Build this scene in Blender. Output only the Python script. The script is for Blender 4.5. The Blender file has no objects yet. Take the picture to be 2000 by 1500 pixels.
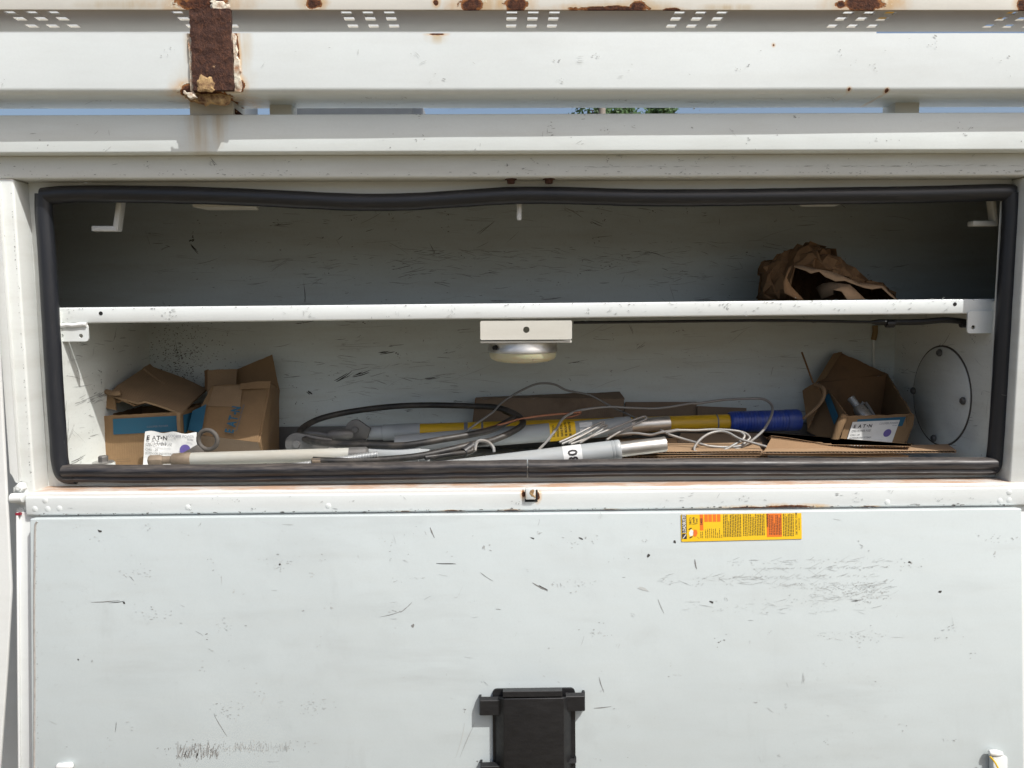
import bpy, bmesh, math, random
from mathutils import Vector, Matrix, noise as mnoise

random.seed(7)
SC = bpy.context.scene
COL = SC.collection
R = math.radians

# ------------------------------------------------------------------ camera
CAM = Vector((-0.046, -1.5, 1.6))
CROT = (Matrix.Rotation(R(-0.95), 3, 'Z') @ Matrix.Rotation(R(90 - 5.71), 3, 'X') @ Matrix.Rotation(R(-0.34), 3, 'Z'))
FPX = 1500.0
cd = bpy.data.cameras.new('camera'); cam = bpy.data.objects.new('camera', cd); COL.objects.link(cam)
cd.sensor_width = 36; cd.lens = 36 * FPX / 2000; cd.clip_start = 0.02; cd.clip_end = 2000
cam.matrix_world = Matrix.Translation(CAM) @ CROT.to_4x4()
SC.camera = cam

# ------------------------------------------------------------------ light
TO_SUN = Vector((1.0, -1.0, 1.95)).normalized()
SUN_EL = math.asin(TO_SUN.z); SUN_ROT = math.atan2(TO_SUN.x, TO_SUN.y)
wd = bpy.data.worlds.new('World'); SC.world = wd; wd.use_nodes = True
wn = wd.node_tree.nodes; wl = wd.node_tree.links
sky = wn.new('ShaderNodeTexSky'); sky.sky_type = 'NISHITA'; sky.sun_disc = False
sky.sun_elevation = SUN_EL; sky.sun_rotation = SUN_ROT; sky.altitude = 100; sky.air_density = 1.0; sky.dust_density = 5.0
bg = wn['Background']; bg.inputs['Strength'].default_value = 0.145
wl.new(sky.outputs[0], bg.inputs['Color'])
sd = bpy.data.lights.new('sun', 'SUN'); sd.energy = 4.5; sd.angle = R(0.5); sd.color = (1.0, 0.98, 0.945)
sun = bpy.data.objects.new('sun', sd); COL.objects.link(sun)
sun.rotation_euler = (-TO_SUN).to_track_quat('-Z', 'Y').to_euler(); sun.location = (3, -3, 6)
SC.view_settings.view_transform = 'Standard'; SC.view_settings.look = 'None'
SC.cycles.max_bounces = 8; SC.cycles.diffuse_bounces = 5; SC.cycles.glossy_bounces = 3
SC.view_settings.exposure = -0.02; SC.view_settings.gamma = 1.0

# ------------------------------------------------------------------ helpers
def ray(px, py):
    return (CROT @ Vector(((px - 1000) / FPX, (750 - py) / FPX, -1.0)))
def W(px, py, Y):
    d = ray(px, py); return CAM + d * ((Y - CAM.y) / d.y)
def WX(px, py, X):
    d = ray(px, py); return CAM + d * ((X - CAM.x) / d.x)
def WZ(px, py, Z):
    d = ray(px, py); return CAM + d * ((Z - CAM.z) / d.z)
def zz(py, Y, px=1000): return W(px, py, Y).z
def xx(px, Y, py=600): return W(px, py, Y).x

def lin(c):
    return tuple(((v / 255) / 12.92 if v / 255 <= 0.04045 else ((v / 255 + 0.055) / 1.055) ** 2.4) for v in c)

def bevel_bm(bm, w, seg=2, ang=30):
    es = [e for e in bm.edges if len(e.link_faces) == 2 and e.calc_face_angle(0) > R(ang)]
    if es and w > 0:
        bmesh.ops.bevel(bm, geom=es, offset=w, segments=seg, profile=0.5, affect='EDGES', clamp_overlap=True)

class MB:
    """collects shapes of ONE part"""
    def __init__(s): s.v = []; s.f = []; s.m = []
    def add(s, vs, fs, m=0):
        o = len(s.v); s.v += [Vector(p) for p in vs]
        for f in fs: s.f.append([i + o for i in f]); s.m.append(m)
        return s
    def hexa(s, a, b, m=0):
        """a: 4 pts of one face, b: 4 opposite pts"""
        return s.add(list(a) + list(b), [(3, 2, 1, 0), (4, 5, 6, 7), (0, 1, 5, 4), (1, 2, 6, 5), (2, 3, 7, 6), (3, 0, 4, 7)], m)
    def box(s, x0, x1, y0, y1, z0, z1, m=0):
        return s.hexa([(x0, y0, z0), (x1, y0, z0), (x1, y0, z1), (x0, y0, z1)], [(x0, y1, z0), (x1, y1, z0), (x1, y1, z1), (x0, y1, z1)], m)
    def prism(s, pts, t, m=0, dirv=None):
        pts = [Vector(p) for p in pts]; n = len(pts)
        if dirv is None:
            nn = Vector((0, 0, 0))
            for i in range(n): nn += pts[i].cross(pts[(i + 1) % n])
            dirv = nn.normalized()
        else: dirv = Vector(dirv)
        q = [p + dirv * t for p in pts]
        fs = [tuple(range(n - 1, -1, -1)), tuple(range(n, 2 * n))] + [(i, (i + 1) % n, n + (i + 1) % n, n + i) for i in range(n)]
        return s.add(pts + q, fs, m)
    def lathe(s, p0, p1, prof, seg=24, m=0, up=None):
        p0 = Vector(p0); p1 = Vector(p1); ax = (p1 - p0); L = ax.length; ax.normalize()
        a = ax.orthogonal().normalized() if up is None else Vector(up); b = ax.cross(a)
        vs = []
        for t, r in prof:
            c = p0 + ax * (L * t)
            for k in range(seg):
                th = 2 * math.pi * k / seg; vs.append(c + (a * math.cos(th) + b * math.sin(th)) * r)
        fs = []
        for i in range(len(prof) - 1):
            for k in range(seg):
                k2 = (k + 1) % seg; fs.append((i * seg + k, i * seg + k2, (i + 1) * seg + k2, (i + 1) * seg + k))
        fs.append(tuple(range(seg - 1, -1, -1))); n = (len(prof) - 1) * seg; fs.append(tuple(range(n, n + seg)))
        return s.add(vs, fs, m)
    def cyl(s, p0, p1, r, r1=None, seg=24, m=0):
        return s.lathe(p0, p1, [(0, r), (1, r if r1 is None else r1)], seg, m)
    def tube(s, pts, r, seg=8, sub=6, m=0, closed=False, prof=None):
        P = smooth(pts, sub, closed); n = len(P)
        vs = []; T0 = None; a = None
        for i in range(n):
            t = (P[(i + 1) % n] - P[i - 1]) if closed else (P[min(i + 1, n - 1)] - P[max(i - 1, 0)])
            t.normalize()
            if a is None: a = t.orthogonal().normalized()
            a = (a - t * a.dot(t)).normalized(); b = t.cross(a)
            rr = r(i / (n - 1)) if callable(r) else r
            for k in range(seg):
                th = 2 * math.pi * k / seg
                vs.append(P[i] + (a * math.cos(th) + b * math.sin(th)) * rr)
        fs = []
        for i in range(n if closed else n - 1):
            j = (i + 1) % n
            for k in range(seg):
                k2 = (k + 1) % seg; fs.append((i * seg + k, i * seg + k2, j * seg + k2, j * seg + k))
        if not closed:
            fs.append(tuple(range(seg - 1, -1, -1))); fs.append(tuple(range((n - 1) * seg, n * seg)))
        return s.add(vs, fs, m)
    def grid(s, c00, c10, c11, c01, nu, nv, t, amp=0, fr=12, m=0, seed=0, func=None):
        """bilinear wavy sheet of thickness t: c00 -> c10 along u, c00 -> c01 along v"""
        c00, c10, c11, c01 = map(Vector, (c00, c10, c11, c01))
        nrm = (c10 - c00).cross(c01 - c00).normalized()
        top = []; 
        for j in range(nv + 1):
            for i in range(nu + 1):
                u = i / nu; v = j / nv
                p = c00 * (1 - u) * (1 - v) + c10 * u * (1 - v) + c11 * u * v + c01 * (1 - u) * v
                if amp: p = p + nrm * amp * mnoise.noise(p * fr + Vector((seed * 7.1, 0, 0)))
                if func: p = func(p, u, v, nrm)
                top.append(p)
        bot = [p - nrm * t for p in top]; N = len(top); w = nu + 1
        fs = []
        for j in range(nv):
            for i in range(nu):
                a = j * w + i; fs.append((a, a + 1, a + w + 1, a + w)); fs.append((N + a + w, N + a + w + 1, N + a + 1, N + a))
        rim = [i for i in range(w)] + [j * w + nu for j in range(1, nv + 1)] + [nv * w + i for i in range(nu - 1, -1, -1)] + [j * w for j in range(nv - 1, 0, -1)]
        for k in range(len(rim)):
            a = rim[k]; b = rim[(k + 1) % len(rim)]; fs.append((b, a, N + a, N + b))
        return s.add(top + bot, fs, m)
    def curve2d(s, me, fr, x, y, off, m=0, rot=0, sx=1, sy=1):
        """flat mesh (local xy) laid on frame fr=(origin,u,v,n)"""
        o, u, v, n = fr; c = math.cos(rot); si = math.sin(rot)
        vs = []
        for q in me.vertices:
            a = q.co.x * sx; b = q.co.y * sy
            vs.append(o + u * (x + a * c - b * si) + v * (y + a * si + b * c) + n * (off + q.co.z))
        s.add(vs, [tuple(p.vertices) for p in me.polygons], m); return s
    def text(s, st, fr, x, y, size, m=0, off=0.0006, rot=0, align='LEFT', bold=0.0, sx=1.0):
        cu = bpy.data.curves.new('t', 'FONT'); cu.body = st; cu.size = size; cu.align_x = align; cu.offset = bold * size; cu.resolution_u = 2
        ob = bpy.data.objects.new('t', cu); me = bpy.data.meshes.new_from_object(ob)
        s.curve2d(me, fr, x, y, off, m, rot, sx=sx)
        bpy.data.objects.remove(ob); bpy.data.curves.remove(cu); bpy.data.meshes.remove(me); return s
    def wraptext(s, st, org, ax, n, v, r, x, y, size, m=0, bold=0.0, sx=1.0):
        i0 = len(s.v); s.text(st, (Vector((0, 0, 0)), Vector((1, 0, 0)), Vector((0, 1, 0)), Vector((0, 0, 1))), x, y, size, m, 0, math.pi / 2, bold=bold, sx=sx)
        for i in range(i0, len(s.v)):
            q = s.v[i]; a = q.y / r; s.v[i] = org + ax * q.x + (n * math.cos(a) + v * math.sin(a)) * (r + .0003)
        return s
    def wraprect(s, org, ax, n, v, r, x0, x1, y0, y1, m=0, k=10):
        P = []
        for i in range(k + 1):
            a = (y0 + (y1 - y0) * i / k) / r; d = n * math.cos(a) + v * math.sin(a); P += [org + ax * x0 + d * r, org + ax * x1 + d * r]
        return s.add(P, [(2 * i, 2 * i + 1, 2 * i + 3, 2 * i + 2) for i in range(k)], m)
    def plate(s, loops, fr, t, m=0, off=0.0):
        cu = bpy.data.curves.new('p', 'CURVE'); cu.dimensions = '2D'; cu.fill_mode = 'BOTH'; cu.extrude = t / 2
        for lp in loops:
            sp = cu.splines.new('POLY'); sp.points.add(len(lp) - 1); sp.use_cyclic_u = True
            for i, (a, b) in enumerate(lp): sp.points[i].co = (a, b, 0, 1)
        ob = bpy.data.objects.new('p', cu); me = bpy.data.meshes.new_from_object(ob)
        s.curve2d(me, fr, 0, 0, off, m)
        bpy.data.objects.remove(ob); bpy.data.curves.remove(cu); bpy.data.meshes.remove(me); return s
    def rect(s, fr, x0, y0, x1, y1, m=0, off=0.0004):
        o, u, v, n = fr
        return s.add([o + u * a + v * b + n * off for a, b in ((x0, y0), (x1, y0), (x1, y1), (x0, y1))], [(0, 1, 2, 3)], m)
    def ngon(s, fr, pts, m=0, off=0.0004):
        o, u, v, n = fr
        return s.add([o + u * a + v * b + n * off for a, b in pts], [tuple(range(len(pts)))], m)
    def build(s, name, mats, parent=None, bevel=0, seg=2, sm=40, weld=0, kind=None):
        me = bpy.data.meshes.new(name)
        me.from_pydata([tuple(v) for v in s.v], [], s.f)
        for i, p in enumerate(me.polygons): p.material_index = s.m[i]
        mats = mats if isinstance(mats, (list, tuple)) else [mats]
        for m in mats: me.materials.append(M[m])
        bm = bmesh.new(); bm.from_mesh(me)
        if weld: bmesh.ops.remove_doubles(bm, verts=bm.verts, dist=weld)
        if bevel: bevel_bm(bm, bevel, seg)
        bmesh.ops.recalc_face_normals(bm, faces=bm.faces)
        bm.to_mesh(me); bm.free()
        if sm:
            for p in me.polygons: p.use_smooth = True
            me.set_sharp_from_angle(angle=R(sm))
        o = bpy.data.objects.new(name, me); COL.objects.link(o)
        if parent: o.parent = parent
        if kind: o['kind'] = kind
        return o

def smooth(pts, sub=6, closed=False):
    P = [Vector(p) for p in pts]
    if sub <= 1: return P
    n = len(P); out = []
    g = (lambda i: P[i % n]) if closed else (lambda i: P[max(0, min(n - 1, i))])
    for i in range(n if closed else n - 1):
        p0, p1, p2, p3 = g(i - 1), g(i), g(i + 1), g(i + 2)
        for k in range(sub):
            t = k / sub
            out.append(0.5 * ((2 * p1) + (p2 - p0) * t + (2 * p0 - 5 * p1 + 4 * p2 - p3) * t * t + (3 * p1 - p0 - 3 * p2 + p3) * t ** 3))
    if not closed: out.append(P[-1])
    return out

def frame3(tl, tr, bl):
    """frame with origin bottom-left, u right, v up, plus width and height"""
    tl, tr, bl = map(Vector, (tl, tr, bl)); u = (tr - tl); w = u.length; u.normalize()
    v = (tl - bl); h = v.length; v.normalize(); n = u.cross(v).normalized()
    return (bl, u, v, n), w, h
def circ(cx, cy, r, n=20): return [(cx + r * math.cos(2 * math.pi * k / n), cy + r * math.sin(2 * math.pi * k / n)) for k in range(n)]
def rrect(x0, y0, x1, y1, r, n=4):
    out = []
    for cx, cy, a0 in ((x1 - r, y1 - r, 0), (x0 + r, y1 - r, 90), (x0 + r, y0 + r, 180), (x1 - r, y0 + r, 270)):
        for k in range(n + 1):
            a = R(a0 + 90 * k / n); out.append((cx + r * math.cos(a), cy + r * math.sin(a)))
    return out

THINGS = []
def thing(name, label, cat, group=None):
    o = bpy.data.objects.new(name, None); COL.objects.link(o); o.empty_display_size = 0.05
    o['label'] = label; o['category'] = cat
    if group: o['group'] = group
    THINGS.append(o); return o
def tag(o, label, cat, group=None):
    o['label'] = label; o['category'] = cat
    if group: o['group'] = group
    THINGS.append(o); return o
def settle():
    """move each thing's origin to the middle of its base"""
    for t in THINGS:
        if t.get('fixed'): continue
        parts = [t] if t.type == 'MESH' else []
        st = list(t.children)
        while st:
            c = st.pop(); parts.append(c); st += list(c.children)
        vs = [v.co for p in parts for v in p.data.vertices]
        lo = Vector([min(v[i] for v in vs) for i in range(3)]); hi = Vector([max(v[i] for v in vs) for i in range(3)])
        c = Vector(((lo.x + hi.x) / 2, (lo.y + hi.y) / 2, lo.z))
        for p in parts: p.data.transform(Matrix.Translation(-c))
        t.location = c

# ------------------------------------------------------------------ materials
M = {}
class NT:
    def __init__(s, name):
        s.mat = bpy.data.materials.new(name); s.mat.use_nodes = True; M[name] = s.mat
        s.t = s.mat.node_tree; s.b = s.t.nodes['Principled BSDF']
        s.tc = s.t.nodes.new('ShaderNodeTexCoord')
    def n(s, typ, **kw):
        x = s.t.nodes.new(typ)
        for k, v in kw.items(): setattr(x, k, v)
        return x
    def l(s, a, b): s.t.links.new(a, b)
    def put(s, sock, v):
        if hasattr(v, 'is_linked') or isinstance(v, bpy.types.NodeSocket): s.l(v, sock)
        else: sock.default_value = v
    def math(s, op, a, b=0.0, c=None, clamp=False):
        x = s.n('ShaderNodeMath', operation=op, use_clamp=clamp); s.put(x.inputs[0], a); s.put(x.inputs[1], b)
        if c is not None: s.put(x.inputs[2], c)
        return x.outputs[0]
    def vmath(s, op, a, b=(0, 0, 0)):
        x = s.n('ShaderNodeVectorMath', operation=op); s.put(x.inputs[0], a); s.put(x.inputs[1], b)
        return x.outputs[1] if op in ('LENGTH', 'DISTANCE', 'DOT_PRODUCT') else x.outputs[0]
    def co(s, scale=(1, 1, 1), rot=(0, 0, 0), loc=(0, 0, 0)):
        x = s.n('ShaderNodeMapping'); s.l(s.tc.outputs['Object'], x.inputs[0])
        x.inputs['Location'].default_value = loc; x.inputs['Rotation'].default_value = rot; x.inputs['Scale'].default_value = scale
        return x.outputs[0]
    def noise(s, v, scale=5, detail=3, rough=0.55, dist=0):
        x = s.n('ShaderNodeTexNoise'); s.l(v, x.inputs['Vector']); x.inputs['Scale'].default_value = scale
        x.inputs['Detail'].default_value = detail; x.inputs['Roughness'].default_value = rough; x.inputs['Distortion'].default_value = dist
        return x.outputs['Fac']
    def step(s, v, a, b, t0=0.0, t1=1.0):
        x = s.n('ShaderNodeMapRange'); x.clamp = True; s.put(x.inputs[0], v)
        for i, q in enumerate((a, b, t0, t1)): x.inputs[1 + i].default_value = q
        return x.outputs[0]
    def mix(s, f, a, b, mode='MIX'):
        x = s.n('ShaderNodeMix', data_type='RGBA', blend_type=mode, clamp_factor=True)
        s.put(x.inputs[0], f)
        for i, c in ((6, a), (7, b)):
            if isinstance(c, tuple): x.inputs[i].default_value = (*c, 1) if len(c) == 3 else c
            else: s.l(c, x.inputs[i])
        return x.outputs[2]
    def bump(s, h, strength=0.3, dist=0.002, prev=None):
        x = s.n('ShaderNodeBump'); x.inputs['Strength'].default_value = strength; x.inputs['Distance'].default_value = dist
        s.l(h, x.inputs['Height'])
        if prev is not None: s.l(prev, x.inputs['Normal'])
        return x.outputs[0]
    def done(s, col=None, rough=None, nrm=None, metal=None, **kw):
        if col is not None:
            if isinstance(col, tuple): s.b.inputs['Base Color'].default_value = (*col, 1)
            else: s.l(col, s.b.inputs['Base Color'])
        if rough is not None: s.put(s.b.inputs['Roughness'], rough)
        if nrm is not None: s.l(nrm, s.b.inputs['Normal'])
        if metal is not None: s.put(s.b.inputs['Metallic'], metal)
        for k, v in kw.items(): s.put(s.b.inputs[k.replace('_', ' ')], v)
        return s.mat

def spot_field(N, spots, amp=0.5, fs=70, two=0.0):
    """distance-like field round the listed spots (x, z, rx, rz), roughened with noise"""
    warp = N.math('MULTIPLY', N.math('SUBTRACT', N.noise(N.co(), fs, 5, 0.65), 0.5), amp * 2)
    if two: warp = N.math('ADD', warp, N.math('MULTIPLY', N.math('SUBTRACT', N.noise(N.co(), 24, 3, .6), .5), two * 2))
    d = None
    for sp in spots:
        c = N.vmath('SUBTRACT', N.tc.outputs['Object'], (sp[0], 0, sp[1]))
        q = N.vmath('MULTIPLY', c, (1 / sp[2], 0, 1 / sp[3]))
        if len(sp) > 4:
            ab = N.vmath('ABSOLUTE', q); x = N.n('ShaderNodeSeparateXYZ'); N.l(ab, x.inputs[0])
            L = N.math('MAXIMUM', x.outputs[0], x.outputs[2])
        else: L = N.vmath('LENGTH', q)
        d = L if d is None else N.math('MINIMUM', d, L)
    return N.math('ADD', d, warp)

def paint(name, base, chip=0.7, scr=0.5, dirt=0.25, rough=0.38, spots=None, marks=None, dust=None, seed=0, speck=0.0, smear=None, hgrain=1.0, dents=0.09, smudge=0, stains=None):
    N = NT(name); s = (seed * 3.17, seed * 1.31, seed * 2.3)
    big = N.noise(N.co(loc=s), 2.2, 3)
    tone = N.mix(N.step(big, 0.3, 0.7), tuple(c * 0.95 for c in base), tuple(min(1, c * 1.03) for c in base))
    # weathered film, streaky
    film = N.noise(N.co((1.5, 1.5, 9), loc=s), 3, 5, 0.65)
    tone = N.mix(N.step(film, 0.45, 0.85, 0, dirt), tone, (0.36, 0.32, 0.25))
    fine = N.noise(N.co(loc=s), 260, 2)
    tone = N.mix(N.step(fine, 0.35, 0.75, 0.0, 0.10), tone, tuple(c * 0.72 for c in base))
    col = tone
    if smudge:
        for sc_, th, am, rt in (((2, 2, 14), .52, .16, 0), ((30, 30, 5), .60, .10, R(12)), ((9, 9, 9), .58, .12, 0), ((60, 60, 90), .60, .14, R(-20))):
            m_ = N.math('MULTIPLY', N.step(N.noise(N.co(sc_, (0, rt, 0), (s[0] + 8, 1, s[2])), 1, 4, .65), th, th + .16, 0, am), N.step(N.noise(N.co(loc=(s[0], 6, am * 40)), 3, 3), .42, .62))
            col = N.mix(m_, col, (0.20, 0.195, 0.18))
    if stains:
        f = spot_field(N, stains, .25, 25)
        col = N.mix(N.math('MULTIPLY', N.step(f, 1.15, .2, 0, .85), N.step(N.noise(N.co((60, 60, 5)), 1, 4), .25, .75)), col, (0.50, 0.36, 0.16))
    if speck:
        sp = N.step(N.noise(N.co(loc=s), 120, 4, 0.75), 0.56, 0.66)
        col = N.mix(N.math('MULTIPLY', sp, speck), col, (0.05, 0.055, 0.045))
    rgh = N.step(big, 0.2, 0.8, rough - 0.06, rough + 0.1)
    nr = N.bump(N.noise(N.co(loc=s), 240, 2), 0.05, 0.0006)
    nr = N.bump(N.noise(N.co(loc=s), 9, 2), dents, 0.01, nr)
    if dust:        # settled tan dust lying on upward faces
        g = N.n('ShaderNodeNewGeometry'); x = N.n('ShaderNodeSeparateXYZ'); N.l(g.outputs['Normal'], x.inputs[0])
        dn = N.noise(N.co((3, 8, 8)), 4, 5, 0.65)
        f = N.math('MULTIPLY', N.step(x.outputs[2], 0.45, 0.95), N.step(dn, 0.36, 0.58, 0.25, dust))
        col = N.mix(f, col, (0.40, 0.25, 0.16)); rgh = N.math('MAXIMUM', rgh, N.math('MULTIPLY', f, 0.9))
    if spots:
        f = spot_field(N, spots, .55, 95, .75)
        rn = N.noise(N.co(), 160, 5, 0.7)
        rust = N.mix(N.step(rn, 0.35, 0.68), (0.035, 0.014, 0.010), (0.15, 0.052, 0.022))
        rust = N.mix(N.step(f, 0.70, 0.98), rust, (0.42, 0.17, 0.05))
        halo = N.step(f, 2.3, 1.0, 0.0, 0.85)
        col = N.mix(N.math('MULTIPLY', halo, N.step(N.noise(N.co((1, 1, 0.5)), 30, 4), 0.3, 0.65)), col, (0.62, 0.36, 0.12))
        rim = N.math('MULTIPLY', N.step(f, 1.22, 1.10), N.step(N.noise(N.co(loc=(5, 5, 5)), 90, 3), .47, .55))
        col = N.mix(N.math('MULTIPLY', rim, .85), col, (0.78, 0.72, 0.58))
        core = N.step(f, 1.03, 0.96)
        col = N.mix(core, col, rust)
        rgh = N.math('MAXIMUM', rgh, N.math('MULTIPLY', core, 0.92))
        nr = N.bump(N.math('MULTIPLY', core, N.math('ADD', N.math('MULTIPLY', rn, 1.0), -1.3)), 0.9, 0.004, nr)
    return N.done(col, rgh, nr)

def simple(name, col, rough=0.5, metal=0.0, var=0.15, scale=30, bump=0.1, stretch=(1, 1, 1), dust=0.0, dustcol=(0.30, 0.24, 0.18), **kw):
    N = NT(name); n = N.noise(N.co(stretch), scale, 4, 0.6)
    c = N.mix(n, tuple(x * (1 - var) for x in col), tuple(min(1, x * (1 + var)) for x in col))
    r = N.step(n, 0.2, 0.8, max(0.02, rough - 0.08), min(1, rough + 0.08))
    if dust:
        d = N.step(N.noise(N.co(tuple(0.6 * q for q in stretch), loc=(3, 1, 7)), scale * 0.7, 5, 0.7), 0.42, 0.68, 0, dust)
        c = N.mix(d, c, dustcol); r = N.math('MAXIMUM', r, N.math('MULTIPLY', d, 0.9))
    return N.done(c, r, N.bump(n, bump, 0.002), metal, **kw)

WHITE = (0.66, 0.685, 0.675)
# places on the painted faces where the photograph shows rust and marks
def pt(px, py, Y, rx, rz): p = W(px, py, Y); return (p.x, p.z, rx / 1000, rz / 1000)
YB = -0.068   # front plane of beam and tray
rust_lip = [pt(395, 8, YB, 48, 12), pt(613, 8, YB, 14, 9), pt(922, 10, YB, 24, 12), pt(1003, 12, YB, 20, 12), pt(1690, 8, YB, 42, 14), pt(1998, 12, YB, 12, 12),
            pt(851, 6, YB, 5, 5), pt(1640, 10, YB, 10, 7), pt(1190, 19, YB, 60, 5), pt(1245, 14, YB, 14, 10), pt(1310, 21, YB, 16, 3.5)]
rust_beam = [pt(372, 178, YB, 20, 12), pt(400, 186, YB, 40, 10), pt(462, 110, YB, 5, 48), pt(376, 100, YB, 4, 60), pt(468, 168, YB, 9, 10),
             pt(1511, 88, YB, 2.5, 2.5), pt(1659, 174, YB, 3, 3), pt(1733, 176, YB, 3, 3), pt(852, 67, YB, 12, 2)]
paint('paint_lip', (0.78, 0.77, 0.71), 0.74, 0.3, 0.3, spots=rust_lip, seed=1, stains=[pt(395, 5, YB, 95, 26), pt(613, 5, YB, 30, 20), pt(960, 8, YB, 80, 20), pt(1220, 14, YB, 120, 14), pt(1690, 6, YB, 80, 22), pt(250, 10, YB, 90, 10), pt(1420, 16, YB, 60, 8)])
paint('paint_beam', (0.725, 0.775, 0.775), 0.76, 0.15, 0.12, spots=rust_beam, seed=2, stains=[pt(415, 160, YB, 75, 45), pt(470, 90, YB, 22, 60), pt(372, 90, YB, 14, 60), pt(852, 72, YB, 22, 14)])
paint('paint_rail', (0.75, 0.80, 0.79), 0.745, 0.25, 0.2, seed=3, stains=[pt(385, 250, -.03, 26, 75), pt(425, 240, -.03, 18, 45)], marks=[pt(1253, 228, -0.03, 5, 1.6), pt(1880, 276, -0.03, 3, 2)])
paint('paint_frame', (0.66, 0.685, 0.665), 0.725, 0.32, 0.3, seed=4, dust=0.95)
paint('paint_inner', (0.585, 0.64, 0.63), 0.68, 0.92, 0.35, 0.42, seed=5, speck=0.10)
paint('paint_side', (0.72, 0.75, 0.72), 0.71, 0.45, 0.3, 0.42, seed=6, speck=0.08)
paint('paint_shelf', (0.70, 0.735, 0.73), 0.69, 0.5, 0.15, seed=8)
paint('paint_plain', (0.66, 0.68, 0.67), 0.75, 0.2, 0.15, seed=9)
paint('paint_cream', (0.62, 0.61, 0.55), 0.72, 0.25, 0.3, seed=10)
paint('paint_hinge', (0.68, 0.715, 0.71), 0.70, 0.5, 0.2, seed=11, dust=0.3,
      spots=[pt(x, y, -0.024, rx, rz) for x, y, rx, rz in ((1470, 993, 55, 3.5), (1545, 991, 45, 4.5), (1340, 996, 20, 1.6), (1000, 997, 14, 1.8), (880, 998, 12, 1.5), (790, 999, 10, 1.4), (1190, 996, 12, 1.6), (1050, 968, 4, 8), (1022, 966, 3.5, 8), (1700, 990, 12, 1.8))])

simple('far_grey', (0.26, 0.275, 0.29), 0.7)
simple('shade_dark', (0.035, 0.036, 0.035), 0.8)  # added near-black for unseen faces, so the upper bay stays in shade
def rusty(name):
    N = NT(name); n = N.noise(N.co(), 26, 5, .7); f = N.noise(N.co((1, 1, .7)), 190, 4, .75)
    c = N.mix(N.step(n, .35, .7), (0.040, 0.017, 0.013), (0.085, 0.036, 0.022)); c = N.mix(N.step(f, .5, .75, 0, .8), c, (0.17, 0.07, 0.035)); c = N.mix(N.step(f, .42, .3, 0, .7), c, (0.018, 0.010, 0.010))
    c = N.mix(N.step(N.noise(N.co(loc=(3, 3, 3)), 55, 5, .7), .68, .72), c, (0.45, 0.30, 0.17))
    return N.done(c, .95, N.bump(f, .9, .004))
rusty('rust')
def cardboard(name, col, seed=0, stain=0.35):
    N = NT(name); s = (seed * 2.7, seed, seed * 1.9)
    n = N.noise(N.co(loc=s), 14, 5, 0.62); f = N.noise(N.co((1, 1, 1), loc=s), 420, 2)
    c = N.mix(n, tuple(x * 0.72 for x in col), tuple(x * 1.15 for x in col))
    c = N.mix(N.step(f, 0.4, 0.7, 0, 0.25), c, tuple(x * 0.6 for x in col))
    st = N.step(N.noise(N.co(loc=(s[0] + 3, 2, 1)), 7, 4, 0.6), 0.56, 0.72, 0, stain)
    c = N.mix(st, c, (0.05, 0.032, 0.02))
    ws = N.n('ShaderNodeTexWave', wave_type='BANDS', bands_direction='X'); N.l(N.co(), ws.inputs[0]); ws.inputs['Scale'].default_value = 60; ws.inputs['Distortion'].default_value = 0.6
    nr = N.bump(ws.outputs['Fac'], 0.10, 0.0012); nr = N.bump(n, 0.35, 0.003, nr)
    return N.done(c, 0.86, nr)
cardboard('cardboard', (0.225, 0.138, 0.066), 1)
cardboard('cardboard_lid', (0.25, 0.165, 0.092), 5, .3)
cardboard('cardboard_floor', (0.27, 0.165, 0.085), 6, .3)
cardboard('cardboard_light', (0.36, 0.235, 0.135), 2, 0.25)
cardboard('cardboard_grey', (0.215, 0.155, 0.105), 3, 0.5)
cardboard('kraft', (0.21, 0.115, 0.05), 4, 0.5)
simple('card_edge', (0.52, 0.38, 0.26), 0.85, var=0.2)
simple('print_blue', (0.010, 0.085, 0.15), 0.7, var=0.12, scale=60)
simple('print_black', (0.022, 0.02, 0.022), 0.7, var=0.1)
simple('print_grey', (0.16, 0.17, 0.2), 0.7, var=0.1)
simple('print_purple', (0.10, 0.075, 0.26), 0.6, var=0.12)
simple('label_white', (0.66, 0.67, 0.66), 0.6, var=0.12, scale=14, dust=0.35, dustcol=(0.33, 0.31, 0.28))
simple('sticker_yellow', (0.80, 0.50, 0.012), 0.5, var=0.07, scale=20)
simple('sticker_orange', (0.74, 0.17, 0.018), 0.5, var=0.08, scale=20)
simple('sticker_skin', (0.62, 0.22, 0.08), 0.6, var=0.05)
simple('sticker_white', (0.75, 0.74, 0.7), 0.6, var=0.05)
simple('red_paint', (0.24, 0.012, 0.03), 0.5)
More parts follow.
